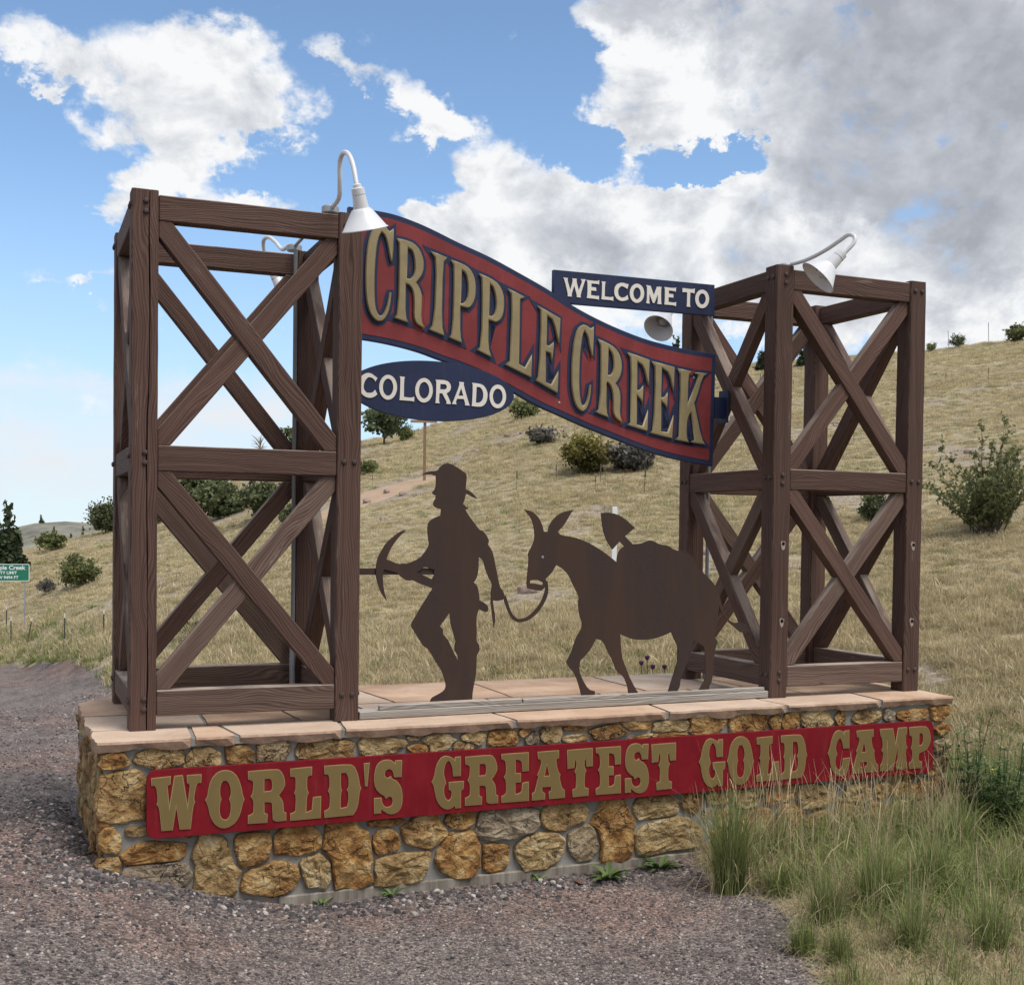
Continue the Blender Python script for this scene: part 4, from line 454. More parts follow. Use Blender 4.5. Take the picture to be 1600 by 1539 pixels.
STONES = [(0.024,-0.153,0.164,-0.066),(0.188,-0.159,0.451,-0.054),(0.439,-0.177,0.646,-0.067),(0.653,-0.176,0.807,-0.068),(0.008,-0.43,0.286,-0.166),(0.142,-0.511,0.275,-0.451),(0.017,-0.599,0.124,-0.461),(0.137,-0.659,0.457,-0.547),(0.006,-0.715,0.119,-0.602),(0.107,-0.803,0.514,-0.657),(0.48,-0.855,0.74,-0.546),(0.669,-0.73,0.909,-0.552),(0.757,-0.895,1.083,-0.716),(0.829,-0.165,1.01,-0.052),(1.048,-0.178,1.403,-0.056),(1.37,-0.168,1.659,-0.054),(1.67,-0.094,1.753,-0.065),(1.682,-0.168,1.833,-0.114),(1.779,-0.168,1.963,-0.067),(0.924,-0.699,1.186,-0.536),(1.067,-0.874,1.279,-0.693),(1.193,-0.889,1.492,-0.536),(1.432,-0.575,1.672,-0.529),(1.466,-0.739,1.636,-0.575),(1.665,-0.723,1.938,-0.517),(1.482,-0.899,1.822,-0.723),(1.951,-0.164,2.092,-0.113),(2.016,-0.14,2.162,-0.058),(2.179,-0.162,2.354,-0.064),(2.375,-0.12,2.457,-0.056),(2.406,-0.158,2.51,-0.082),(2.505,-0.161,2.642,-0.052),(2.672,-0.094,2.829,-0.049),(2.673,-0.161,2.835,-0.113),(2.848,-0.155,3.101,-0.065),(1.852,-0.905,2.129,-0.647),(1.87,-0.628,2.11,-0.519),(2.11,-0.723,2.504,-0.517),(2.142,-0.886,2.329,-0.716),(2.525,-0.691,2.82,-0.513),(2.354,-0.894,2.679,-0.693),(2.696,-0.88,2.955,-0.675),(2.871,-0.885,3.153,-0.526),(3.053,-0.116,3.277,-0.043),(3.268,-0.133,3.534,-0.058),(3.155,-0.172,3.499,-0.141),(3.552,-0.164,3.817,-0.041),(3.845,-0.173,4.123,-0.043),(4.147,-0.168,4.259,-0.058),(4.225,-0.166,4.408,-0.055),(3.149,-0.668,3.462,-0.527),(3.187,-0.882,3.649,-0.692),(3.497,-0.658,3.644,-0.515),(3.69,-0.618,3.859,-0.522),(3.897,-0.652,4.108,-0.53),(3.948,-0.854,4.224,-0.683),(4.123,-0.647,4.373,-0.531),(4.219,-0.866,4.407,-0.655),(4.368,-0.702,4.661,-0.54),(4.366,-0.17,4.639,-0.053),(4.679,-0.164,4.762,-0.068),(4.834,-0.159,5.066,-0.07),(5.076,-0.16,5.183,-0.074),(5.194,-0.17,5.478,-0.08),(5.477,-0.169,5.656,-0.064),(5.525,-0.279,5.648,-0.196),(5.517,-0.402,5.662,-0.301),(5.526,-0.542,5.654,-0.415),(5.508,-0.716,5.647,-0.563),(5.326,-0.704,5.508,-0.587),(5.153,-0.685,5.294,-0.582),(4.784,-0.702,4.993,-0.549),(4.705,-0.857,4.913,-0.704),(4.461,-0.852,4.644,-0.726),(4.993,-0.682,5.132,-0.57),(4.976,-0.853,5.146,-0.707),(5.167,-0.861,5.352,-0.714),(5.363,-0.861,5.573,-0.73),(4.424,-0.994,4.688,-0.868),(4.719,-1.013,4.98,-0.877),(5.011,-1.005,5.258,-0.876),(5.28,-1.021,5.544,-0.891)]
CAPJ = [0.487,0.719,1.303,2.34,3.377,4.27,5.038]
TREES = [('pine', -0.679, 37.694, -0.733, 2.224, 1.313), ('juniper', 3.082, 48.014, 0.678, 1.421, 1.394), ('bush', 0.854, 44.394, 0.045, 0.74, 1.134), ('shrub', 1.114, 28.145, -0.43, 0.816, 1.02), ('sage', 0.309, 29.592, -0.771, 0.403, 0.456), ('juniper', 6.468, 46.04, 2.055, 1.168, 2.441), ('juniper', 5.537, 32.215, 1.433, 1.069, 1.98), ('deadjuniper', 5.979, 27.959, 1.453, 1.055, 1.43), ('juniper', 5.583, 22.388, 1.137, 0.637, 0.667), ('bush', 4.506, 39.739, 1.134, 0.533, 0.741), ('snag', 10.649, 54.057, 3.72, 2.087, 1.059), ('bush', 10.22, 44.817, 3.47, 1.682, 0.908), ('aspen', 14.943, 47.521, 4.812, 1.879, 1.676), ('bush', 15.982, 47.792, 5.071, 0.76, 0.819), ('bush', 10.013, 32.041, 2.82, 0.474, 0.618), ('bush', 18.428, 39.476, 5.562, 0.851, 1.083), ('sage', 14.707, 28.672, 3.867, 0.518, 1.235), ('rabbitbrush', 11.661, 19.099, 2.36, 0.902, 1.154), ('sage2', 12.714, 18.897, 2.501, 0.626, 1.312), ('pine', 36.415, 59.383, 10.61, 2.131, 0.93), ('pine', 36.191, 49.51, 9.681, 1.191, 0.952), ('pine', 39.491, 50.552, 10.276, 1.336, 1.055), ('bush', 49.944, 52.645, 11.924, 0.573, 0.535), ('smalltree', 50.538, 51.09, 11.918, 0.827, 0.902), ('bush', 50.336, 46.146, 11.554, 1.021, 1.479), ('openshrub', 13.12, 7.783, 1.139, 1.895, 2.284), ('juniper', 12.886, 10.177, 1.365, 0.476, 0.627), ('lowshrub', 1.846, 11.562, -0.547, 0.279, 0.465), ('bush', 4.53, 28.201, 0.935, 0.354, 0.46)]
FENCE = [[-0.685, 26.403, -1.536, 0.712], [-0.582, 24.128, -1.654, 0.665], [-0.247, 22.319, -1.501, 0.573], [0.323, 17.236, -1.144, 0.584], [0.833, 14.693, -0.848, 0.476]]
TPOST = [10.142, 26.518, 2.465, 1.639, 0.126]
WPOST = [7.31, 8.831, 0.434, 1.043, 0.082]
POLES = [[52.252, 53.765, 12.372, 1.136, 0.078], [52.854, 51.07, 12.296, 1.293, 0.076]]
SIGN = [-0.264, 24.463, -1.39, 1.634, 0.929]
TUFTS = [[3.241, -0.894, -0.962, 0.972, 0.257], [3.428, -1.101, -0.942, 0.361, 0.18], [3.338, -1.678, -0.94, 0.663, 0.232], [3.728, -1.597, -0.921, 0.806, 0.24], [4.136, -1.533, -0.911, 0.726, 0.283], [4.915, -0.899, -0.905, 0.719, 0.28], [3.496, -2.163, -0.938, 0.53, 0.218], [3.097, -2.123, -0.966, 0.367, 0.153], [3.038, -1.909, -0.965, 0.378, 0.157], [3.812, -2.341, -0.919, 0.557, 0.248], [4.18, -0.838, -0.894, 0.427, 0.233], [4.602, -1.637, -0.912, 0.502, 0.251]]
ROSETTES = [[0.993, 0.023, -0.981, 0.077, 0.132], [1.399, -0.158, -0.968, 0.11, 0.146], [2.309, -0.233, -0.969, 0.084, 0.129], [2.698, -0.412, -0.967, 0.114, 0.265], [3.082, -0.34, -0.968, 0.117, 0.234]]
LEAF = [2.508, -0.413, -0.982]
WEEDS = [[5.395, -0.358, -0.907, 0.826, 0.304], [5.239, -0.712, -0.897, 0.581, 0.249], [5.67, -0.483, -0.901, 0.477, 0.26], [5.371, -0.714, -0.908, 0.793, 0.209]]
LAMPS = [{'arm': [[1.111, 0.13, 2.971], [1.116, 0.06, 2.966], [1.121, -0.04, 2.99], [1.109, -0.1, 3.057], [1.099, -0.14, 3.152], [1.098, -0.2, 3.185], [1.103, -0.28, 3.171], [1.11, -0.34, 3.125], [1.118, -0.38, 3.056], [1.125, -0.41, 2.97]], 'soc': [1.129, -0.41, 2.961], 'rim': [1.187, -0.36, 2.747], 'box': [1.111, 0.13, 2.963]}, {'arm': [[4.3, 0.19, 2.95], [4.291, 0.08, 2.937], [4.281, -0.08, 2.934], [4.263, -0.28, 2.947], [4.269, -0.42, 2.98], [4.277, -0.5, 3.001], [4.284, -0.55, 2.979], [4.272, -0.56, 2.936], [4.23, -0.54, 2.884]], 'soc': [4.219, -0.53, 2.881], 'rim': [4.073, -0.47, 2.719], 'box': [4.279, 0.19, 2.935]}, {'arm': [[1.098, 1.22, 2.971], [1.088, 1.4, 2.981], [1.083, 1.6, 3.069], [1.063, 1.75, 3.133], [1.046, 1.85, 3.13], [1.06, 1.9, 3.07], [1.096, 1.92, 2.996], [1.129, 1.92, 2.935]], 'soc': [1.133, 1.92, 2.922], 'rim': [1.214, 1.86, 2.724], 'box': [1.128, 1.2, 2.961]}, {'arm': [[4.254, 1.35, 2.928], [4.409, 1.7, 3.05], [4.52, 2.0, 3.142], [4.584, 2.2, 3.162], [4.611, 2.3, 3.117], [4.587, 2.3, 3.05]], 'soc': [4.581, 2.3, 3.039], 'rim': [4.368, 2.16, 2.803], 'box': [4.248, 1.32, 2.912]}]
THISTLE = [[4.196, 1.95, 0.082], [4.25, 1.95, 0.007], [4.357, 1.95, 0.003], [4.144, 1.95, 0.041]]
# ------------------------------------------------------------------ ground
GRASS_EDGE = [(3.394, -.228), (3.15, -.771), (3.30, -1.138), (3.24, -1.459), (2.82, -2.256), (2.3, -3.6), (1.9, -5.2)]
def edge_x(y):
    if y >= GRASS_EDGE[0][1]: return GRASS_EDGE[0][0]
    for (x0, y0), (x1, y1) in zip(GRASS_EDGE, GRASS_EDGE[1:]):
        if y >= y1: return x0+(x1-x0)*(y-y0)/(y1-y0)
    return GRASS_EDGE[-1][0]
def polar(x, y):
    dx, dy = x-CAMX, y-CAMY
    return math.hypot(dx, dy), math.degrees(math.atan2(dx, dy))
def gravel_mask(x, y):
    """1 on the gravel drive, 0 on the grass"""
    r, a = polar(x, y)
    r0 = lerp_tab(FOOT, max(-90, min(130, a)))
    m = sstep(.55, -.35, r-r0)
    if y < .6: m *= sstep(.28, -.22, x-edge_x(y))
    elif x > 3: m = 0
    return m
def dirt_mask(x, y):
    # a bare cut bank of reddish soil on the slope
    u = (x-8.6)*.62+(y-25.2)*.78; w = -(x-8.6)*.78+(y-25.2)*.62
    return sstep(1.25, .55, math.hypot(u/3.9, w/1.25))
def bare_mask(x, y):
    r, a = polar(x, y)
    if r < 11.5 or x < .5: return 0.0
    return sstep(.24, .46, noise.noise((x*.30, y*.30, 50))+.35*noise.noise((x*1.1, y*1.1, 51)))
def bumps(x, y, r):
    n = noise.noise((x*.13, y*.13, 3.1))*.28*min(1, max(0, (r-11)/12))+noise.noise((x*.45, y*.45, 9.7))*.055*min(1, max(0, (r-9)/4))
    return n+noise.noise((x*1.7, y*1.7, 1.3))*.010
def ground_z(x, y):
    r, a = polar(x, y)
    return terrain_z(x, y)+bumps(x, y, r)
azs = list(np.arange(-14, 56, .5))+list(np.arange(56, 346, 6.0))
rs = [0.0]+list(np.geomspace(.7, 30, 105))+list(np.geomspace(30.6, 130, 60))+list(np.geomspace(138, 3000, 22))
vv, ff, cg, cd, cb = [], [], [], [], []
NA = len(azs)
for r in rs:
    for a in azs:
        k = R(a); x, y = CAMX+r*math.sin(k), CAMY+r*math.cos(k)
        vv.append((x, y, ground_z(x, y) if r < 1500 else min(terrain_z(x, y), -40)))
        cg.append(gravel_mask(x, y)); cd.append(dirt_mask(x, y)); cb.append(bare_mask(x, y))
for i in range(len(rs)-1):
    for j in range(NA):
        a, c = i*NA+j, i*NA+(j+1) % NA
        ff.append((a, a+NA, c+NA, c))
gme = pydata('ground', vv, ff)
for nm, arr in (('gravel', cg), ('soil', cd), ('bare', cb)):
    at = gme.attributes.new(nm, 'FLOAT', 'POINT'); at.data.foreach_set('value', arr)
def ground_fn(b, p):
    geo = b.n('ShaderNodeNewGeometry').outputs['Position']
    av = b.n('ShaderNodeAttribute', attribute_name='gravel').outputs['Fac']
    so = b.n('ShaderNodeAttribute', attribute_name='soil').outputs['Fac']
    big = b.noise(geo, .5, 4, .6); med = b.noise(geo, 2.2, 5, .65); fin = b.noise(geo, 22, 6, .75)
    vo = b.n('ShaderNodeTexVoronoi', i={'Scale': 62.0}); b.set(vo, 0, geo)
    vo2 = b.n('ShaderNodeTexVoronoi', i={'Scale': 130.0}); b.set(vo2, 0, geo)
    sc = b.n('ShaderNodeSeparateXYZ'); b.set(sc, 0, vo.outputs[1]); sc2 = b.n('ShaderNodeSeparateXYZ'); b.set(sc2, 0, vo2.outputs[1])
    peb = b.ramp(b.m('ADD', b.m('MULTIPLY', sc.outputs[0], .5), b.m('MULTIPLY', sc2.outputs[0], .5)), [(.15, (.058, .049, .047)), (.45, (.138, .115, .107)), (.7, (.215, .18, .165)), (.92, (.37, .32, .29))])
    warm = b.mix(b.ss(.44, .60, big), peb, b.mix(1.0, peb, (1.18, .97, .90), 'MULTIPLY'))
    warm = b.mix(1.0, warm, b.ramp(b.noise(b.v('MULTIPLY', geo, (1, .35, 1)), 5.0, 6, .7), [(.3, (.62, .60, .60)), (.5, (1, 1, 1)), (.72, (1.3, 1.25, 1.2))]), 'MULTIPLY')
    dark = b.mix(b.m('MULTIPLY', b.ss(.50, .68, med), .40), warm, (.05, .043, .042))
    gz = b.m('ADD', b.m('SUBTRACT', 1.0, vo.outputs[0]), b.m('MULTIPLY', vo2.outputs[0], -.6))
    strw = b.ramp(b.m('ADD', b.m('MULTIPLY', fin, .6), b.m('MULTIPLY', med, .4)), [(.34, (.14, .115, .07)), (.5, (.28, .235, .15)), (.66, (.45, .39, .275))])
    strw = b.mix(b.m('MULTIPLY', b.ss(.52, .72, big), .5), strw, (.21, .19, .085))
    soil = b.ramp(b.m('ADD', b.m('MULTIPLY', fin, .7), b.m('MULTIPLY', med, .3)), [(.35, (.28, .185, .12)), (.65, (.46, .335, .235))])
    ba = b.n('ShaderNodeAttribute', attribute_name='bare').outputs['Fac']
    scree = b.ramp(b.m('ADD', b.m('MULTIPLY', fin, .8), b.m('MULTIPLY', med, .2)), [(.36, (.13, .105, .08)), (.5, (.26, .215, .165)), (.66, (.42, .365, .30))])
    strw = b.mix(b.ss(.25, .6, b.m('ADD', ba, b.m('MULTIPLY', b.m('SUBTRACT', med, .5), .8))), strw, scree)
    m = b.ss(.36, .64, b.m('ADD', av, b.m('MULTIPLY', b.m('SUBTRACT', b.m('ADD', b.m('MULTIPLY', med, .6), b.m('MULTIPLY', fin, .4)), .5), .9)))
    s2 = b.ss(.3, .6, b.m('ADD', so, b.m('MULTIPLY', b.m('SUBTRACT', med, .5), .6)))
    b.set(p, 'Base Color', b.mix(m, b.mix(s2, strw, soil), dark))
    q = b.n('ShaderNodeBump', i={'Strength': .8, 'Distance': .012}); b.set(q, 'Height', b.mix(m, b.m('MULTIPLY', fin, 1.5), gz)); b.set(p, 'Normal', q)
M['ground'] = material('gravel_and_straw_ground', ground_fn, .9, .2)
link('ground', gme, M['ground'], smooth=True, kind='structure')

# far hill across the valley, with scattered trees
def far_hill_z(u, w):
    return -44+45.0*math.exp(-((u-46)/95)**2)*math.exp(-((w)/120)**2)+4*noise.noise((u*.02, w*.02, 0))
hv, hf = [], []
HX, HY = -20, 430
for i in range(41):
    for j in range(57):
        u, w = -230+j*9.5, -190+i*9.5
        hv.append((HX+u, HY+w, far_hill_z(u, w)))
for i in range(40):
    for j in range(56):
        a = i*57+j; hf.append((a, a+1, a+58, a+57))
M['farhill'] = material('distant_grass_hill', lambda b, p: b.set(p, 'Base Color', b.ramp(b.noise(objc(b), .10, 7, .7), [(.35, (.105, .105, .09)), (.55, (.20, .19, .155)), (.75, (.30, .275, .215))])), .95, .1)
link('hill', pydata('hill', hv, hf), M['farhill'], smooth=True, kind='structure')

# ------------------------------------------------------------------ stone plinth
BETA = math.atan2(.142, 5.67); BO = (-.183, -.322)
CB, SB = math.cos(BETA), math.sin(BETA)
def bw(u, d, z=0): return Vector((BO[0]+CB*u-SB*d, BO[1]+SB*u+CB*d, z))
PL, PD = 5.665, 1.85
plinth = empty('stone_plinth', (BO[0], BO[1], 0), BETA, label='low ochre rubble stone plinth with sandstone slab top carrying both timber towers', cat='stone base')
bm = bmesh.new()
bm.free()
CUT = lambda a, c: [(a, c), (PL-a-.012, c), (PL-a-.012, PD-a-.02), (.30+a, PD-a-.02), (a, 1.52)]
me = bpy.data.meshes.new('mortar_core'); q_ = CUT(.038, .05)
me.from_pydata([(x, y, z) for z in (-1.35, -.034) for x, y in q_], [], [tuple(range(4, -1, -1)), tuple(range(5, 10))]+[(k, (k+1) % 5, 5+(k+1) % 5, 5+k) for k in range(5)])
link('mortar_core', me, M['mortar'], plinth)
link('footing', box_mesh('footing', (.95, .028, -1.4), (PL-.06, PD-.03, -.905), .008), M['concrete'], plinth)

def cell_outline(i, boxes, gap, na=24):
    """outline of one stone: grows to its own size, stops short of its neighbours"""
    x0, y0, x1, y1 = boxes[i]; cx, cy = (x0+x1)/2, (y0+y1)/2
    nb = [(k, (b[0]+b[2])/2, (b[1]+b[3])/2, (b[2]-b[0])/2*1.27, (b[3]-b[1])/2*1.27) for k, b in enumerate(boxes) if k != i and abs((b[0]+b[2])/2-cx) < 1.2]
    hx, hy = (x1-x0)/2*1.27, (y1-y0)/2*1.27
    r_ = random.Random(i*7+3); ex = r_.uniform(2.3, 4.2); out = []
    ph = [r_.uniform(0, 6.28) for _ in range(4)]
    # a few chamfering cut planes make rock-like corners
    cuts = [(r_.uniform(0, 6.28), r_.uniform(.80, 1.06)) for _ in range(7)]
    for k in range(na):
        a = 2*math.pi*(k+r_.uniform(-.25, .25))/na; c, s = math.cos(a), math.sin(a)
        rmax = (abs(c)**ex+abs(s)**ex)**(-1/ex)
        for ca, cr in cuts:
            dd = math.cos(a-ca)
            if dd > .2: rmax = min(rmax, cr/dd)
        rmax *= 1+.02*math.sin(3*a+ph[0])+.02*math.sin(5*a+ph[1])+.025*math.sin(9*a+ph[2])
        rr = rmax; q = .3
        while q < rmax:
            px, py = cx+q*hx*c, cy+q*hy*s
            bad = False
            for _, bx, by, bhx, bhy in nb:
                dn = (abs((px-bx)/bhx)**3+abs((py-by)/bhy)**3)**(1/3)
                if dn < q/rmax: bad = True; break
            if bad: rr = q; break
            q += .03
        L = math.hypot(hx*c, hy*s)
        rr = max(.25, rr-gap/L)
        out.append((rr*hx*c, rr*hy*s))
    return cx, cy, out
def rock_mesh(name, out, h, seed, back=.03):
    """a rough pillow on an outline in the XZ plane, bulging towards -Y"""
    n = len(out); v, f = [], []
    sz = max(max(abs(a), abs(c)) for a, c in out)
    NR = 7
    for sc_, d in ((1.0, back), (1.0, -.25*h), (.965, -.72*h), (.89, -.95*h), (.70, -1.0*h), (.47, -1.0*h), (.22, -1.0*h)):
        for k, (a, c) in enumerate(out):
            x, z = a*sc_, c*sc_
            w = noise.noise((x*10+seed*3.1, z*10, seed*1.7))*.6+(abs(noise.noise((x*19, z*19+seed, seed*2.3)))-.2)*.9+noise.noise((x*45, z*45, seed))*.25
            y = d-(w*h*.85 if d < 0 else 0)
            if 0 > d > -.8*h: x += .006*noise.noise((x*30, z*30, seed)); z += .006*noise.noise((x*30, z*30, seed+9))
            v.append((x, y, z))
    v.append((0, -h*(.95+.35*noise.noise((seed, 2, 3))), 0))
    for L in range(NR-1):
        for k in range(n):
            a, c = L*n+k, L*n+(k+1) % n
            f.append((a, a+n, c+n, c))
    for k in range(n): f.append(((NR-1)*n+k, NR*n, (NR-1)*n+(k+1) % n))
    return pydata(name, v, f)
# smaller stones wedged into the wider joints
def clearance(x, y):
    m = 9
    for b in STONES:
        hx, hy = (b[2]-b[0])/2*1.2, (b[3]-b[1])/2*1.2
        dn = (abs((x-(b[0]+b[2])/2)/hx)**3+abs((y-(b[1]+b[3])/2)/hy)**3)**(1/3)
        m = min(m, (dn-1)*min(hx, hy))
        if m < .012: break
    return m
STONES = [tuple(b) for b in STONES]
cand = [(x, y) for x in np.arange(.06, PL-.09, .022) for y in np.arange(-.885, -.055, .022) if not (.27 < x < PL-.22 and -.50 < y < -.175)]
cl = {c: clearance(*c) for c in cand}
for _ in range(90):
    c, m = max(cl.items(), key=lambda t: t[1])
    if m < .019: break
    k = min(m*.92, .075); w = k*rng.uniform(1.0, 1.5)
    STONES.append((c[0]-w, c[1]-k, c[0]+w, c[1]+k))
    hx, hy = w*1.2, k*1.2
    for q in cl:
        dn = (abs((q[0]-c[0])/hx)**3+abs((q[1]-c[1])/hy)**3)**(1/3)
        cl[q] = min(cl[q], (dn-1)*min(hx, hy))
for i in range(len(STONES)):
    cx, cy, out = cell_outline(i, STONES, .0050)
    if max(p[0] for p in out)-min(p[0] for p in out) < .03: continue
    h = .024 if -.53 < cy < -.05 and .2 < cx < 5.4 else rng.uniform(.024, .038)
    o = link('stone', rock_mesh('stone', out, h, i+1), M['stone'], plinth, Matrix.Translation((cx, .05, cy)))
# end walls: rubble in rough courses
def end_wall(xp, sgn, d0, d1, z0, z1, seed):
    r_ = random.Random(seed); z = z1
    boxes = []
    while z > z0+.05:
        h = r_.uniform(.12, .21); d = d0
        while d < d1-.06:
            w = min(r_.uniform(.14, .36), d1-d)
            hh = h*r_.uniform(.8, 1.0); boxes.append((d, z-hh, d+w-.012, z-r_.uniform(0, .012))); d += w
        z -= h
    for i in range(len(boxes)):
        cx, cy, out = cell_outline(i, boxes, .007, 18)
        if sgn > 0: out = [(-p, q) for p, q in out][::-1]
        m = frame((xp, cx, cy), (0, -sgn, 0), (sgn, 0, 0), (0, 0, 1))
        link('stone', rock_mesh('stone', out, r_.uniform(.014, .032), i+seed), M['stone'], plinth, m)
end_wall(.035, 1, .07, 1.50, -.95, -.045, 200)
end_wall(PL-.05, -1, .07, PD-.08, -.95, -.045, 300)

# sandstone slabs
def slab(poly, front=(), seed=0):
    r_ = random.Random(seed)
    cx = sum(p[0] for p in poly)/len(poly); cy = sum(p[1] for p in poly)/len(poly)
    pts = []
    for k in range(len(poly)):
        a, c = Vector(poly[k]), Vector(poly[(k+1) % len(poly)])
        L = (c-a).length; m = max(2, int(L/.05)); nrm = Vector(((c-a).y, -(c-a).x)).normalized()
        amp = .015 if k in front else .004
        for q in range(m):
            p = a+(c-a)*(q/m)
            w = (noise.noise((p.x*6, p.y*6, seed+.5))*1.1+noise.noise((p.x*22, p.y*22, seed))*.8)*amp
            if q == 0: w = -.012*(1 if k in front or (k-1) % len(poly) in front else .3)
            pts.append((p+nrm*w-Vector((cx, cy)), k in front))
    top = -.002-r_.uniform(0, .003); v = []
    n = len(pts); f = []
    for p, fr in pts:
        v.append((p.x, p.y, top))
    for p, fr in pts:
        v.append((p.x*1.0, p.y-(.006 if fr else 0), top-.012))
    for p, fr in pts:
        th = .050+(.022*noise.noise((p.x*7, p.y*2, seed+4))+.016*noise.noise((p.x*26, 1, seed)) if fr else 0)
        v.append((p.x, p.y+(.012 if fr else 0), top-max(.022, th)))
    f.append(tuple(range(n)))
    for L in (0, 1):
        for k in range(n):
            a, c = L*n+k, L*n+(k+1) % n
            f.append((a, a+n, c+n, c))
    f.append(tuple(reversed(range(2*n, 3*n))))
    bm = bmesh.new(); me0 = pydata('slab', v, f); bm.from_mesh(me0); bpy.data.meshes.remove(me0)
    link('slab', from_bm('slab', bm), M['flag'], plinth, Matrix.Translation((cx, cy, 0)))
J = [0]+CAPJ+[PL]
g = .011
rows = [.40, .95, PD]
for k in range(8):
    gl, gr = (0 if k == 0 else g), (0 if k == 7 else g)
    sk = [-.05, .03, -.04, .06, -.03, .05, -.02, .04, .0]
    x0, x1 = J[k], J[k+1]
    t0 = x0+gl+(sk[k] if k else 0); t1 = x1-gr+(sk[k+1] if k < 7 else 0)
    fr = [0]+([3] if k == 0 else [])+([1] if k == 7 else [])
    slab([(x0+gl, 0), (x1-gr, 0), (t1, rows[0]-g), (t0, rows[0]-g)], fr, 40+k)
def row(xs, y0, y1, sd, sk=.05, lastfront=False):
    r_ = random.Random(sd); sks = [0]+[r_.uniform(-sk, sk) for _ in xs[1:-1]]+[0]
    for k in range(len(xs)-1):
        gl, gr = (0 if k == 0 else g), (0 if k == len(xs)-2 else g)
        fr = ([3] if k == 0 else [])+([1] if k == len(xs)-2 else [])+([2] if lastfront else [])
        slab([(xs[k]+gl, y0+g), (xs[k+1]-gr, y0+g), (xs[k+1]-gr+sks[k+1], y1-(0 if lastfront else g)), (xs[k]+gl+sks[k], y1-(0 if lastfront else g))], fr, sd+k)
row([0, .62, 1.15, 1.62, 2.55, 3.3, 4.1, 4.75, PL], rows[0], rows[1], 70)
row([.40, 1.0, 1.9, 2.72, 3.75, 4.55, 5.1, PL], rows[1], rows[2], 90, .09, True)
slab([(0, rows[1]+g), (.40-g, rows[1]+g), (.40-g, PD), (.26, PD), (.02, 1.56)], [3, 4], 131)
q_ = CUT(.02, .02); me = bpy.data.meshes.new('grout')
me.from_pydata([(x, y, z) for z in (-.05, -.0105) for x, y in q_], [], [tuple(range(4, -1, -1)), tuple(range(5, 10))]+[(k, (k+1) % 5, 5+(k+1) % 5, 5+k) for k in range(5)])
link('grout', me, M['mortar'], plinth)

# ------------------------------------------------------------------ timber towers
W, TD, H, PW = 1.2734, 1.25, 2.9197, .14
def strip_poly(w, h, hw, flip):
    """the part of a diagonal strip (half-width hw) that fits a w x h bay, corner to corner"""
    L = math.hypot(w, h); nx, ny = -h/L, w/L           # normal of the rising diagonal
    P = [(0, 0), (w, 0), (w, h), (0, h)]
    def clip(P, sgn):
        out = []
        for k in range(len(P)):
            a, c = P[k], P[(k+1) % len(P)]
            da, dc = hw-sgn*(a[0]*nx+a[1]*ny), hw-sgn*(c[0]*nx+c[1]*ny)
            if da >= 0: out.append(a)
            if da*dc < 0: t = da/(da-dc); out.append((a[0]+t*(c[0]-a[0]), a[1]+t*(c[1]-a[1])))
        return out
    P = clip(clip(P, 1), -1)
    if flip: P = [(w-a, c) for a, c in P][::-1]
    return P
def prism_mesh(name, poly, z0, z1, bev=.004):
    bm = bmesh.new(); n = len(poly)
    a = [bm.verts.new((p[0], p[1], z0)) for p in poly]; c = [bm.verts.new((p[0], p[1], z1)) for p in poly]
    bm.faces.new(a[::-1]); bm.faces.new(c)
    for k in range(n): bm.faces.new((a[k], a[(k+1) % n], c[(k+1) % n], c[k]))
    if bev: bmesh.ops.bevel(bm, geom=bm.edges[:], offset=bev, segments=1, affect='EDGES')
    return from_bm(name, bm)
def post_mesh(name, length, crack, seed):
    r_ = random.Random(seed); h = PW/2
    v, f = [], []; ns = 25
    for i in range(ns):
        x = length*i/(ns-1)
        e = .0045+.003*r_.random()
        if i in (0, ns-1): e += .003
        nx = .020+.016*noise.noise((x*1.1, seed, 2))+.005*noise.noise((x*5, 3, seed))
        nw = max(.0012, .0034+.0030*noise.noise((x*2.2, 7, 1)))
        prof = [(-h+e, -h), (h-e, -h), (h, -h+e), (h, h-e), (h-e, h), (-h+e, h), (-h, h-e), (-h, -h+e)]
        if crack: prof = [(-h+e, -h), (nx-nw, -h), (nx, -h+.030), (nx+nw, -h)]+prof[1:]
        for a, c in prof: v.append((x, a+r_.uniform(-.0008, .0008), c+(r_.uniform(-.0008, .0008) if c != -h else 0)))
        n = len(prof)
    for i in range(ns-1):
        for k in range(n):
            a, c = i*n+k, i*n+(k+1) % n
            f.append((a, c, c+n, a+n))
    f.append(tuple(reversed(range(n)))); f.append(tuple((ns-1)*n+k for k in range(n)))
    bm = bmesh.new(); m0 = pydata(name, v, f); bm.from_mesh(m0); bpy.data.meshes.remove(m0)
    return from_bm(name, bm)
bolt_me = lathe_mesh('bolt', [(.0155, 0), (.0155, .006), (.011, .011), (0.0, .013)], 8); bolt_me.materials.append(M['bolt'])
hole_me = lathe_mesh('bolt_hole', [(.0125, 0), (.0125, .0012), (0, .0013)], 12); hole_me.materials.append(M['hole'])
Z_BEAM = ((.070, .212), (1.412, 1.552), (2.765, 2.903))
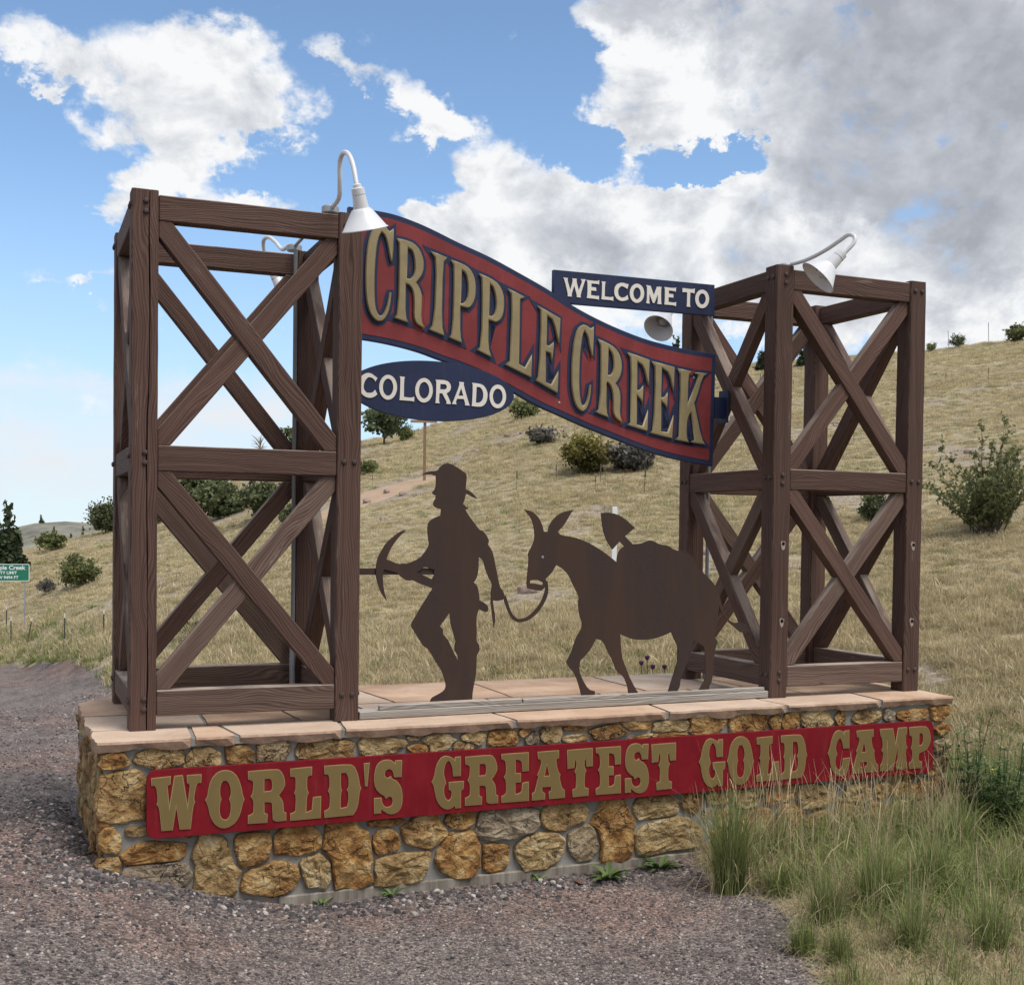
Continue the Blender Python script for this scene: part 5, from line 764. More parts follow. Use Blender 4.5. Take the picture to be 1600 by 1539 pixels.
def tower(x, y, th, label, crack, seed):
    t = empty('timber_tower', (x, y, 0), th, label=label, cat='timber tower', group='timber headframe towers on the stone plinth')
    sd = seed
    for k, (px, py) in enumerate(((0, 0), (W-PW, 0), (0, TD-PW), (W-PW, TD-PW))):
        sd += 1
        hgt = H+(.004, -.003, .002, 0)[k]
        me = post_mesh('post', hgt+.002, crack and k == 0, sd)
        # local X of the post runs up, local Z=-h is the front
        link('post', me, M['timber'], t, frame((px+PW/2, py+PW/2, -.002), (0, 0, 1), (1, 0, 0), (0, 1, 0)),
             **({'label': 'front post split by a long vertical crack'} if crack and k == 0 else {}))
    faces = [((0, 0), (1, 0), (0, 1), W), ((W, TD), (-1, 0), (0, -1), W), ((0, TD), (0, -1), (1, 0), TD), ((W, 0), (0, 1), (-1, 0), TD)]
    for fi, (o, hd, inn, wd) in enumerate(faces):
        clear = wd-2*PW
        for z0, z1 in Z_BEAM:
            sd += 1
            r_ = random.Random(sd); e = .0015
            me = prism_mesh('beam', [(0, 0), (clear-2*e, 0), (clear-2*e, z1-z0), (0, z1-z0)], 0, .095, .005)
            og = (o[0]+hd[0]*(PW+e)+inn[0]*.007, o[1]+hd[1]*(PW+e)+inn[1]*.007, z0+r_.uniform(-.002, .002))
            link('beam', me, M['timber_worn' if z0 < .3 else 'timber'], t, frame(og, (hd[0], hd[1], 0), (0, 0, 1), (-inn[0], -inn[1], 0)) @ Matrix.Translation((0, 0, -.095)))
        for (za, zb) in ((.2125, 1.4115), (1.5525, 2.7645)):
            w_, h_ = clear-.003, zb-za-.001
            for br in (0, 1):
                sd += 1
                poly = strip_poly(w_, h_, .0535, br == 0)
                # turn the strip so its own X runs along the grain
                L = math.hypot(w_, h_); ca, sa = (w_/L, h_/L) if br else (w_/L, -h_/L)
                org = (0, 0) if br else (0, h_)
                q = [((a-org[0])*ca+(c-org[1])*sa, -(a-org[0])*sa+(c-org[1])*ca) for a, c in poly]
                rec, th_ = (.013, .088) if br == 0 else (.027, .070)
                me = prism_mesh('brace', q, -rec-th_, -rec, .004)
                og = Vector((o[0]+hd[0]*(PW+.0015), o[1]+hd[1]*(PW+.0015), za+.0005))
                X = Vector((hd[0], hd[1], 0)); Y = Vector((0, 0, 1)); Z = Vector((-inn[0], -inn[1], 0))
                og = og+X*org[0]+Y*org[1]
                link('brace', me, M['timber_worn' if za < 1 and br else 'timber'], t, frame(og, X*ca+Y*sa, -X*sa+Y*ca, Z))
        # bolts on the two faces that are seen
        if fi in (0, 2, 1, 3):
            for z0, z1 in Z_BEAM:
                zc = (z0+z1)/2
                for side in (0, 1):
                    c_ = PW/2 if side == 0 else wd-PW/2
                    vert = (side == 0) if fi in (0, 1) else (side == 0 and fi == 2 and False)
                    for s in (-1, 1):
                        a, z = (c_+(.004), zc+s*.028) if vert else (c_+s*.030, zc+.012)
                        pos = (o[0]+hd[0]*a-inn[0]*.0005, o[1]+hd[1]*a-inn[1]*.0005, z)
                        Z = Vector((-inn[0], -inn[1], 0)); X = Vector((0, 0, 1))
                        link('bolt', bolt_me, None, t, frame(pos, X, Z.cross(X), Z))
    return t
T1 = tower(0, 0, 0, 'tall cross-braced brown timber tower beside the miner cutout, its front post split', True, 10)
T2 = tower(4.162, .1185, .0166, 'cross-braced brown timber tower behind the donkey cutout, with pale plug scars on its posts', False, 500)
# old plug scars on the second tower's front posts
scar_m = pmat('bleached_wood_scar', (.27, .215, .175), rough=.85, var=.3, scale=70)
for px, z in ((.088, 1.045), (.088, .52), (W-.072, 1.045), (W-.072, .50)):
    r_ = random.Random(int(z*1000+px*100)); L = []
    for k in range(22):
        a = 2*math.pi*k/22; rr = .022+.007*math.sin(a+px*40)+.004*math.sin(3*a)+r_.uniform(-.003, .003)
        L.append((rr*math.cos(a)*.85, rr*math.sin(a)*1.35))
    s = link('plug_scar', shape_mesh('plug_scar', [L], .0006), scar_m, T2, frame((px, -.0012, z), (1, 0, 0), (0, 0, 1), (0, -1, 0)))
    h = link('bolt_hole', hole_me, None, s, Matrix.Translation((0, 0, .0006)))
# conduits clipped to the back posts
for (t, x, y, lbl) in ((T1, W-PW-.018, TD-PW-.012, 'grey electrical conduit running up the back post beside the miner cutout'), (T2, .165, TD-PW-.014, 'thin conduit on the back post behind the donkey cutout')):
    q = Matrix.Rotation(t.rotation_euler.z, 4, 'Z') @ Vector((x, y, 0))+t.location
    cnd = empty('conduit', (q.x, q.y, 0), label=lbl, cat='conduit')
    link('pipe', tube_mesh('pipe', [(0, 0, .30), (0, 0, 2.92)], .0135, 10), M['grey_pipe'], cnd)
    link('sleeve', tube_mesh('sleeve', [(0, 0, 0), (0, 0, .36)], .020, 12), M['steel'], cnd)
    link('coupling', tube_mesh('coupling', [(0, 0, .33), (0, 0, .40)], .024, 12), M['steel'], cnd)
# ------------------------------------------------------------------ gold camp panel on the plinth
pf = plane_frame(BO, BETA)
pu0, pu1, pv0, pv1 = .2425, 5.472, -.518, -.1580
def rounded(u0, v0, u1, v1, r, n=6):
    out = []
    for cx, cy, a0 in ((u1-r, v1-r, 0), (u0+r, v1-r, 90), (u0+r, v0+r, 180), (u1-r, v0+r, 270)):
        for k in range(n+1): a = R(a0+90*k/n); out.append((cx+r*math.cos(a), cy+r*math.sin(a)))
    return out
gp = empty('slogan_panel', (*bw((pu0+pu1)/2, 0)[:2], -.34), label="long maroon board reading WORLD'S GREATEST GOLD CAMP fixed to the stone plinth", cat='sign')
gp.matrix_basis = pf
link('board', shape_mesh('board', [rounded(pu0, pv0, pu1, pv1, .052)], .010, .0015, -.0015), M['panel_red'], gp, Matrix.Translation((0, 0, .004)))
for ch, loops in GOLD:
    L = [smooth_loop(l, 1, .72) for l in loops]
    lt = link('letter', shape_mesh('letter', L, .0018, .0010, -.0010), M['gold_edge'], gp, Matrix.Translation((0, 0, .0182)))
    link('letter_face', shape_mesh('letter_face', L, .0004, 0, -.0042), M['gold_flat'], lt, Matrix.Translation((0, 0, .0033)))

# ------------------------------------------------------------------ town name banner
BAN0, THB = (1.2734, .60), math.atan2(.1185, 4.15-1.2734)
bf = plane_frame(BAN0, THB)
bn = empty('name_banner', label='waving red banner board reading CRIPPLE CREEK in gilded letters between the towers', cat='sign'); bn.matrix_basis = bf
bo = smooth_loop(BANOUT, 2, .6)
link('board', shape_mesh('board', [bo], .020, .002, -.002), M['navy'], bn, Matrix.Translation((0, 0, -.022)))
link('red_field', shape_mesh('red_field', [bo], .0012, 0, -.034), M['ban_red'], bn, Matrix.Translation((0, 0, .0012)))
for i, (ch, loops) in enumerate(BANLET):
    L = [smooth_loop(l, 1, .6) for l in loops]
    lt = link('letter', shape_mesh('letter', L, .003, .0075, -.0075), M['gilt'], bn, Matrix.Translation((0, 0, .0145)))
    link('letter_outline', shape_mesh('letter_outline', loops, .0008, 0, .021), M['navy'], lt, Matrix.Translation((0, 0, -.0110+.0004*(i % 4))))
for u, v in ((1.54, 1.975), (2.60, 2.21), (.45, 2.93)):
    link('screw_cap', lathe_mesh('screw_cap', [(.009, 0), (.008, .003), (0, .005)], 10), M['steel'], bn, Matrix.Translation((u, v, .0026)))
# steel bracket from the banner's end to the second tower
br = link('bracket', box_mesh('bracket', (2.79, 1.935, -.032), (2.865, 2.085, -.006), .003), M['navy'], bn)
link('bracket_plate', box_mesh('bracket_plate', (2.862, 1.90, -.075), (2.872, 2.135, .045), .003), M['navy'], br)
br2 = link('bracket', box_mesh('bracket', (.006, 2.35, -.032), (.075, 2.50, -.006), .003), M['navy'], bn)

ov = empty('state_oval', label='navy oval board reading COLORADO hanging under the red banner', cat='sign')
of = plane_frame((BAN0[0]+math.sin(THB)*.035, BAN0[1]-math.cos(THB)*.035), THB); ov.matrix_basis = of
ou, ovv, oa, ob = OVALP
link('board', shape_mesh('board', [[(ou+oa*math.cos(2*math.pi*k/72), ovv+ob*math.sin(2*math.pi*k/72)) for k in range(72)]], .0125, .0015, -.0015), M['navy'], ov, Matrix.Translation((0, 0, -.0145)))
for ch, loops in COLO:
    link('letter', shape_mesh('letter', [smooth_loop(l, 1, .75) for l in loops], .0022, .0006, -.0006), M['cream'], ov, Matrix.Translation((0, 0, .0022)))
wl = empty('welcome_board', label='navy plank board reading WELCOME TO above the red banner', cat='sign')
wl.matrix_basis = plane_frame((BAN0[0]-math.sin(THB)*.06, BAN0[1]+math.cos(THB)*.06), THB)
link('board', shape_mesh('board', [[(1.519, 2.655), (2.806, 2.672), (2.804, 2.892), (1.519, 2.8744)]], .016, .0015, -.0015), M['navy'], wl, Matrix.Translation((0, 0, -.018)))
for ch, loops in WELL:
    link('letter', shape_mesh('letter', [smooth_loop(l, 1, .75) for l in loops], .0022, .0006, -.0006), M['cream'], wl, Matrix.Translation((0, 0, .0022)))

# ------------------------------------------------------------------ steel cutouts on the grey boards
SIL0, THS = (1.2734, .055), math.atan2(.1185, 4.162-1.2734)
sf = plane_frame(SIL0, THS)
mn = empty('miner_cutout', label='rusty steel cutout of a miner in a hat carrying a pickaxe', cat='metal cutout'); mn.matrix_basis = sf
ml = [smooth_loop(MINER[0], 1, .55)]+MINER[1:]
link('plate', shape_mesh('plate', ml, .0045), M['rust'], mn)
link('lead_rope', shape_mesh('lead_rope', [smooth_loop(ROPE[0], 1, .5)], .004), M['rust'], mn, Matrix.Translation((0, 0, -.0006)))
link('brace_bar', box_mesh('brace_bar', (-.004, .842, -.030), (.60, .880, -.0052), .001), M['rust'], mn)
dk = empty('donkey_cutout', label='rusty steel cutout of a laden donkey led by the miner', cat='metal cutout'); dk.matrix_basis = sf
link('plate', shape_mesh('plate', [smooth_loop(DONKEY[0], 1, .55)]+DONKEY[1:], .0045), M['rust'], dk)
link('shovel', shape_mesh('shovel', [smooth_loop(SHOVEL[0], 1, .6)], .004), M['rust'], dk, Matrix.Translation((0, 0, -.0006)))
e = DONKEY[2]; ex, ey = sum(p[0] for p in e)/len(e), sum(p[1] for p in e)/len(e)
link('eye', lathe_mesh('eye', [(.014, 0), (.012, .004), (0, .006)], 12), M['steel'], dk, Matrix.Translation((ex, ey, -.004)))
def board(name, u0, u1, v0, v1, z0, z1, label, cat):
    o = link(name, prism_mesh(name, [(u0, v0), (u1, v0), (u1, v1), (u0, v1)], z0, z1, .003), M['grey_board'], None, sf, label=label, cat=cat, group='weathered boards under the steel cutouts'); return o
board('sill_board', .006, 2.882, .0015, .046, -.075, .050, 'long grey weathered sill board on the plinth between the two towers', 'board')
board('cleat_board', .13, 1.05, .0475, .0745, .008, .036, 'short grey cleat in front of the miner cutout boots', 'board')
board('cleat_board', 1.06, 2.86, .0475, .0715, .008, .036, 'long grey cleat in front of the donkey cutout hooves', 'board')

# ------------------------------------------------------------------ gooseneck lamps
LABEL = ['white gooseneck lamp arching over the banner from the split-post tower', 'white gooseneck lamp on the front post of the tower behind the donkey', 'white gooseneck lamp mostly hidden behind the braces of the split-post tower', 'white gooseneck lamp below the WELCOME TO board, its open shade showing']
for L, lb in zip(LAMPS, LABEL):
    bx, so, ri = Vector(L['box']), Vector(L['soc']), Vector(L['rim'])
    lp = empty('gooseneck_lamp', bx, label=lb, cat='lamp', group='white gooseneck sign lamps')
    ax = (ri-so).normalized()
    tot = (ri-so).length
    arm = [Vector(p)-bx for p in L['arm']]
    arm += [so-bx+ax*.012]
    link('arm', tube_mesh('arm', catmull(arm, 6), .0135, 12), M['enamel'], lp, smooth=True)
    link('junction_box', lathe_mesh('junction_box', [(.047, -.03), (.05, -.026), (.05, .004), (.044, .012), (.015, .016), (0, .017)], 24), M['steel'], lp, smooth=False)
    q = Matrix.Translation(so-bx) @ ax.to_track_quat('Z', 'Y').to_matrix().to_4x4()
    rr = .125; s0 = tot*.52
    link('socket', lathe_mesh('socket', [(.016, -.012), (.022, -.008), (.024, .008), (.035, .012), (.037, .045), (.033, .047), (.036, .05), (.043, s0), (.040, s0+.004)], 24), M['enamel'], lp, q, smooth=False)
    sh = link('shade', lathe_mesh('shade', [(.040, s0-.002), (.052, s0+.004), (.062, s0+.016), (rr*.97, tot-.004), (rr+.003, tot-.001), (rr+.003, tot+.004), (rr-.003, tot+.003), (.058, s0+.022), (.030, s0+.012), (0, s0+.011)], 36), M['enamel'], lp, q, smooth=False)
    for p in sh.data.polygons: p.use_smooth = abs(p.normal.z) < .97
    link('bulb', lathe_mesh('bulb', [(.016, s0+.012), (.018, s0+.03), (.036, s0+.06), (.038, s0+.075), (.026, s0+.092), (0, s0+.098)], 16), M['glass'], lp, q, smooth=True)
    gd = bmesh.new()
    gme2 = tube_mesh('lamp_guard', [Vector((.050*math.cos(2*math.pi*k/24), .050*math.sin(2*math.pi*k/24), s0+.07)) for k in range(25)], .0028, 6, False)
    link('lamp_guard', gme2, M['grey_pipe'], lp, q, smooth=True)
# pipe that feeds the front box of the first lamp from the back post
a, c = Vector(LAMPS[2]['box']), Vector(LAMPS[0]['box'])
fp = link('feed_pipe', tube_mesh('feed_pipe', [(0, 0, 0), (c-a)*.5+Vector((0, 0, .004)), c-a], .011, 10), M['steel'], None, Matrix.Translation(a), smooth=True, label='grey feed pipe lying along the top of the split-post tower', cat='pipe')

# ------------------------------------------------------------------ posts, poles and the city limit sign
tp_me = None
tpost_labels = ['dark steel fence post farthest up the slope past the green sign', 'dark steel fence post straight below the green city limit sign', 'leaning dark steel fence post right beside the green sign pole', 'dark steel fence post in the grass between sign and tower', 'dark steel fence post nearest the split-post timber tower']
for (x, y, z, h), lb in zip(FENCE, tpost_labels):
    z = ground_z(x, y)
    t = empty('fence_post', (x, y, z), rng.uniform(-.3, .3), label=lb, cat='fence post', group='steel fence posts along the drive')
    if 'leaning' in lb: t.rotation_euler.y = .16
    link('stem', box_mesh('stem', (-.011, -.011, -.1), (.011, .011, h*.86)), M['tpost'], t)
    link('tip', box_mesh('tip', (-.0115, -.0115, h*.86), (.0115, .0115, h)), M['cream'], t)
x, y, z, h, w = SIGN
z = ground_z(x, y)
sg = empty('city_limit_sign', (x-.42, y, z), -.02, label='small green city limit road sign beyond the gravel drive', cat='road sign')
ph, tw = h-.40, .50
link('panel', shape_mesh('panel', [rounded(-tw, ph, tw, ph+.40, .03)], .004), M['white'], sg, frame((0, 0, 0), (1, 0, 0), (0, 0, 1), (0, -1, 0)))
link('face', shape_mesh('face', [rounded(-tw+.014, ph+.014, tw-.014, ph+.386, .022)], .0006), M['sign_green'], sg, frame((0, -.0055, 0), (1, 0, 0), (0, 0, 1), (0, -1, 0)))
for s in (-1, 1):
    link('pole', box_mesh('pole', (s*.40-.016, .006, -.2), (s*.40+.016, .03, ph+.36)), M['steel'], sg)
def text_part(txt, size, u, v, parent, mat, name='lettering', bold=.0):
    cu = bpy.data.curves.new(name, 'FONT'); cu.body = txt; cu.size = size; cu.align_x = 'CENTER'; cu.extrude = .0006; cu.offset = bold
    o = bpy.data.objects.new(name, cu); me = bpy.data.meshes.new_from_object(o); bpy.data.objects.remove(o); bpy.data.curves.remove(cu)
    me.materials.clear()
    return link(name, me, mat, parent, frame((u, -.0075, v), (1, 0, 0), (0, 0, 1), (0, -1, 0)))
text_part('Cripple Creek', .138, .0, ph+.270, sg, M['white'], bold=.003)
text_part('CITY LIMIT', .095, .0, ph+.165, sg, M['white'], bold=.002)
text_part('ELEV 9494 FT', .095, -.01, ph+.055, sg, M['white'], bold=.002)
x, y, z, h, w = TPOST
z = ground_z(x, y)
tb = empty('wooden_tee_post', (x, y, z), -.35, label='tall brown wooden post with a crossbar on the slope below the COLORADO oval', cat='post')
link('upright', box_mesh('upright', (-.04, -.04, -.2), (.04, .04, h+.03), .004), M['pale_pole'], tb)
link('crossbar', box_mesh('crossbar', (-.40, -.075, h-.03), (.34, -.041, h+.045), .004), M['pale_pole'], tb)
x, y, z, h, w = WPOST
link('marker_post', box_mesh('marker_post', (-.035, -.02, -.1), (.035, .02, h*.95), .004), M['white'], None, Matrix.Translation((x, y, ground_z(x, y))) @ Matrix.Rotation(-.4, 4, 'Z'), label='white marker post standing behind the donkey shovel', cat='post')
for (x, y, z, h, w), lb, ln in zip(POLES, ('thin grey pole leaning on the ridge beside the lone small tree', 'thin grey pole on the ridge between the small tree and a round bush'), (-.10, -.05)):
    link('ridge_pole', tube_mesh('ridge_pole', [(0, 0, -.3), (ln*h, 0, h)], .022, 6), M['steel'], None, Matrix.Translation((x, y, ground_z(x, y))), label=lb, cat='pole', group='thin poles on the ridge')
# ------------------------------------------------------------------ vegetation
def quads_mesh(name, P, A, B, tint):
    """one quad per row: centre P, half axes A and B"""
    n = len(P)
    v = np.empty((n, 4, 3)); v[:, 0] = P-A-B; v[:, 1] = P+A-B; v[:, 2] = P+A*.55+B; v[:, 3] = P-A*.55+B
    me = bpy.data.meshes.new(name)
    me.vertices.add(4*n); me.vertices.foreach_set('co', v.ravel())
    me.loops.add(4*n); me.loops.foreach_set('vertex_index', np.arange(4*n, dtype=np.int32))
    me.polygons.add(n); me.polygons.foreach_set('loop_start', np.arange(0, 4*n, 4, dtype=np.int32))
    at = me.attributes.new('tint', 'FLOAT', 'POINT'); at.data.foreach_set('value', np.repeat(tint, 4).astype(np.float32))
    me.update(calc_edges=True); me.validate(); return me
def unit(n): q = nrng.normal(size=(n, 3)); return q/np.linalg.norm(q, axis=1)[:, None]
def leaves(name, P, size, tint, long=1.0):
    n = len(P); a = unit(n); c = np.cross(a, unit(n)); c /= np.linalg.norm(c, axis=1)[:, None]+1e-9
    s = size*nrng.uniform(.6, 1.35, n)[:, None]
    return quads_mesh(name, P, a*s*.5, c*s*.5*long, tint)
def crown_points(w, h, nclump, per, seed, base=.12, spread=.20, fn=None):
    g = np.random.default_rng(seed); P, T = [], []
    for _ in range(nclump):
        for _t in range(50):
            q = g.uniform(-1, 1, 3)
            if fn is None:
                ok = .25 < np.linalg.norm(q) < 1.0
            else: ok = fn(q)
            if ok: break
        q = q*(1+.55*noise.noise((q[0]*1.6+seed, q[1]*1.6, q[2]*1.6+seed*.3)))
        c = np.array([q[0]*w/2*.85, q[1]*w/2*.85, h*(base+(1-base)*(q[2]*.5+.5)*.93)])
        r = spread*min(w, h)*g.uniform(.5, 1.15)
        p = c+g.normal(size=(per, 3))*np.array([r, r, r*.72])*.55
        P.append(p); T.append(np.clip(g.uniform(.1, .75)+g.normal(size=per)*.18, 0, 1))
    for _ in range(max(6, nclump//4)):      # sprigs that break the outline
        q = g.normal(size=3); q /= np.linalg.norm(q); q[2] = abs(q[2])
        if fn is not None and fn is cone: q[:2] *= .5
        t = g.uniform(.55, 1.22, 14)[:, None]
        p = np.array([0, 0, h*.4])+q*t*np.array([w/2, w/2, h*.62])+g.normal(size=(14, 3))*.022*max(w, h)
        P.append(p); T.append(np.clip(g.normal(.55, .2, 14), 0, 1))
    P = np.concatenate(P); T = np.concatenate(T)
    k = P[:, 2] > 0.01
    return P[k], T[k]
def trunk_bm(bm, pts, r0, r1, seg=6):
    pts = [Vector(p) for p in pts]; rings = []
    for i, p in enumerate(pts):
        t = (pts[min(i+1, len(pts)-1)]-pts[max(i-1, 0)]).normalized(); u = t.orthogonal().normalized(); w = t.cross(u)
        r = r0+(r1-r0)*i/(len(pts)-1)
        rings.append([bm.verts.new(p+(u*math.cos(2*math.pi*k/seg)+w*math.sin(2*math.pi*k/seg))*r) for k in range(seg)])
    for a, c in zip(rings, rings[1:]):
        for k in range(seg): bm.faces.new((a[k], a[(k+1) % seg], c[(k+1) % seg], c[k]))
def limbs(name, base_h, w, h, n, r, seed, mat, parent, lean=.1):
    r_ = random.Random(seed); bm = bmesh.new()
    top = Vector((r_.uniform(-lean, lean)*w, r_.uniform(-lean, lean)*w, h*.82))
    pts = [Vector((0, 0, -.15)), Vector((0, 0, h*.05)), top*.5, top]
    trunk_bm(bm, pts, r, r*.25)
    for k in range(n):
        t = r_.uniform(.12, .8); a = r_.uniform(0, 6.28)
        s = top*t; L = r_.uniform(.25, .48)*w
        e = s+Vector((math.cos(a)*L, math.sin(a)*L, r_.uniform(.05, .3)*h))
        trunk_bm(bm, [s, s.lerp(e, .5)+Vector((0, 0, .03*h)), e], r*.5*(1-t*.5), r*.08, 5)
    return link(name, from_bm(name, bm), mat, parent)
cone = lambda q: math.hypot(q[0], q[1]) < (1-(q[2]*.5+.5))*.92+.10
KIND = {
 'pine': ('pine_tree', 'crown', 'pine', 70, 60, .055, cone, .14),
 'juniper': ('juniper_tree', 'crown', 'juniper', 75, 65, .052, None, .20),
 'deadjuniper': ('juniper_tree', 'crown', 'juniper', 60, 60, .05, None, .18),
 'bush': ('shrub', 'crown', 'shrub', 42, 60, .06, None, .24),
 'lowshrub': ('shrub', 'crown', 'shrub', 26, 60, .035, None, .26),
 'shrub': ('shrub', 'crown', 'shrub', 60, 70, .05, None, .20),
 'sage': ('sagebrush', 'crown', 'sage', 40, 55, .045, None, .22),
 'sage2': ('sagebrush', 'crown', 'sage', 70, 60, .05, None, .18),
 'rabbitbrush': ('brush', 'crown', 'rabbit', 80, 80, .036, None, .17),
 'aspen': ('aspen_tree', 'crown', 'aspen', 46, 40, .085, lambda q: .15 < math.hypot(q[0], q[1], q[2]*.95) < 1, .15),
 'snag': ('bare_tree', 'twigs', 'deadwood', 0, 0, .05, None, .2),
 'smalltree': ('small_tree', 'crown', 'juniper', 30, 45, .06, None, .2),
}
TL = ['dark conifer standing past the green city limit sign at the picture edge', 'dark juniper on the hillock just past the split-post tower', 'rounded bush on the hillock crest above the green sign',
 'loose olive green shrub on the slope beside the green sign', 'small grey sage clump below the loose olive shrub', 'broad juniper on the skyline seen through the split-post tower, highest of its clump', 'broad green juniper below the skyline seen through the lower bay of the split-post tower', 'juniper with bleached dead branches seen through the lower bay of the tower',
 'dark juniper nearest the conduit seen through the lower bay of the tower', 'low bush peeking past the cracked front post', 'bare branched snag on the skyline behind the upper tower brace', 'bush on the skyline by the conduit behind the upper tower brace',
 'airy aspen tree on the skyline under the COLORADO oval', 'small bush beside the aspen on the skyline', 'bush on the slope beside the front post left of the miner hat', 'dark bush on the slope at the tip of the COLORADO oval', 'purple grey sagebrush patch between oval and banner', 'yellow topped rabbitbrush under the red banner',
 'grey green brush beside the yellow topped rabbitbrush under the banner', 'conifer top just over the banner beside the hanging lamp', 'spiky conifer on the ridge seen through the donkey tower beside the front post', 'conifer on the ridge seen behind the front post of the donkey tower',
 'low bush on the ridge just past the donkey tower', 'lone small tree on the ridge between two thin poles', 'round bush on the ridge at the picture edge', 'large open green shrub beside the donkey tower', 'dark juniper bush seen through the lower bay of the donkey tower', 'low green shrub on the slope behind the lower tower brace', 'small bush under the junipers behind the lower tower brace']
for i, (k, x, y, z, h, w) in enumerate(TREES):
    z = ground_z(x, y)-.02
    sd = 900+i*17
    if k == 'openshrub':
        t = empty('open_shrub', (x, y, z), label=TL[i], cat='shrub')
        r_ = random.Random(5); bm = bmesh.new(); LP, LT = [], []
        for s in range(50):
            a = r_.uniform(0, 6.28); lean = r_.uniform(.05, 1.0)**.8; L = h*r_.uniform(.45, 1.0)*(1-.30*lean)
            p = Vector((r_.uniform(-.18, .18), r_.uniform(-.18, .18), -.05)); dirv = Vector((math.cos(a)*lean, math.sin(a)*lean, 1.0)).normalized()
            pts = [p.copy()]
            for q in range(7):
                dirv = (dirv+Vector((r_.uniform(-.2, .2), r_.uniform(-.2, .2), r_.uniform(-.12, .10)))).normalized()
                p = p+dirv*L/6.5; pts.append(p.copy())
                if q >= 1:
                    for b_ in range(3):
                        sdv = (dirv+Vector((r_.uniform(-1, 1), r_.uniform(-1, 1), r_.uniform(-.3, .7)))).normalized()
                        e = p+sdv*r_.uniform(.08, .26); trunk_bm(bm, [p, p.lerp(e, .5), e], .0035, .0015, 3)
                        for _ in range(8):
                            c_ = p.lerp(e, r_.uniform(.2, 1.05)); LP.append([c_.x+r_.gauss(0, .018), c_.y+r_.gauss(0, .018), c_.z+r_.gauss(0, .018)]); LT.append(min(1, max(0, r_.gauss(.42, .25))))
            trunk_bm(bm, pts, .011, .003, 5)
        link('stems', from_bm('stems', bm), M['bark'], t)
        link('foliage', leaves('foliage', np.array(LP), .034, np.array(LT), 1.3), M['open_shrub'], t)
        continue
    nm, part, mat, nc, per, ls, fn, spread = KIND[k]
    t = empty(nm, (x, y, z), rng.uniform(0, 6), label=TL[i], cat='tree' if 'tree' in nm else 'shrub')
    sc = max(w, h)
    limbs('trunk', 0, w, h, 14 if k != 'snag' else 26, .035*sc if 'tree' in nm else .018*sc, sd, M['deadwood'] if k in ('snag', 'deadjuniper') else M['bark'], t)
    if nc:
        P, T = crown_points(w, h, nc, per, sd, .10 if k != 'aspen' else .30, spread, fn)
        if k == 'rabbitbrush': T = np.clip(T*.5+(P[:, 2]/h-.45)*1.1, 0, 1)
        link(part, leaves(part, P, ls*sc, T, 1.5 if k in ('pine', 'sage', 'sage2', 'rabbitbrush') else 1.0), M[mat], t)
# far scattered trees on the hill across the valley
far0 = None
for k in range(40):
    u = rng.uniform(-60, 150); w = rng.uniform(-75, 5)
    if k < 22: u, w = rng.gauss(43, 6), rng.uniform(-60, -15)
    s = rng.uniform(.9, 2.1)
    if far0 is None:
        far0 = empty('far_tree', (0, 0, 0), label='tiny dark conifer on the distant hill across the valley', cat='tree', group='tiny conifers on the distant hill')
        P, T = crown_points(.8, 1.3, 26, 26, 77, .08, .22, cone)
        fcr = link('crown', leaves('crown', P, .16, T), M['juniper'], far0); ftr = limbs('trunk', 0, .5, 1, 3, .04, 5, M['bark'], far0); o = far0
    else:
        o = far0.copy(); C.objects.link(o)
        for ch in (fcr, ftr): c_ = ch.copy(); C.objects.link(c_); c_.parent = o
    o.location = (HX+u, HY+w, far_hill_z(u, w)-.2); o.scale = (s, s, s*rng.uniform(.9, 1.3)); o.rotation_euler.z = rng.uniform(0, 6)

# ------------------------------------------------------------------ grass
def blades(name, n, rad, h, seed, lean=.45, wid=.004, seg=4, heads=0.0, droop=.5, flat=0):
    g = np.random.default_rng(seed)
    V, F, T = [], [], []
    for _ in range(n):
        a, rr = g.uniform(0, 6.28), rad*math.sqrt(g.uniform())
        base = np.array([rr*math.cos(a), rr*math.sin(a), -.012])
        hh = h*g.uniform(.45, 1.0)*(1-.25*rr/(rad+1e-6))
        d = g.uniform(0, 6.28) if g.uniform() < .35 else a+g.normal()*.6
        le = lean*abs(g.normal())*(.5+rr/(rad+1e-6))+flat
        side = np.array([-math.sin(d), math.cos(d), 0]); out = np.array([math.cos(d), math.sin(d), 0])
        tw = g.uniform(-.8, .8); side = side*math.cos(tw)+out*math.sin(tw)
        t_ = np.clip(g.normal(.45, .25), 0, 1)
        b0 = len(V); head = g.uniform() < heads
        for s in range(seg+1):
            q = s/seg
            th = le*(.5*q+droop*q*q)
            p = base+np.array([0, 0, 1])*hh*q*math.cos(min(1.5, th))+out*hh*q*math.sin(min(1.5, th))
            w = wid*(1-q*.85) if not head else wid*(.45 if q < .75 else 1.5*(1.05-q)*4*.7)
            V.append(p-side*w); V.append(p+side*w); T += [min(1, t_+.25*q)]*2
        for s in range(seg):
            k = b0+2*s; F.append((k, k+1, k+3, k+2))
    me = pydata(name, [tuple(p) for p in V], F)
    at = me.attributes.new('tint', 'FLOAT', 'POINT'); at.data.foreach_set('value', T)
    return me
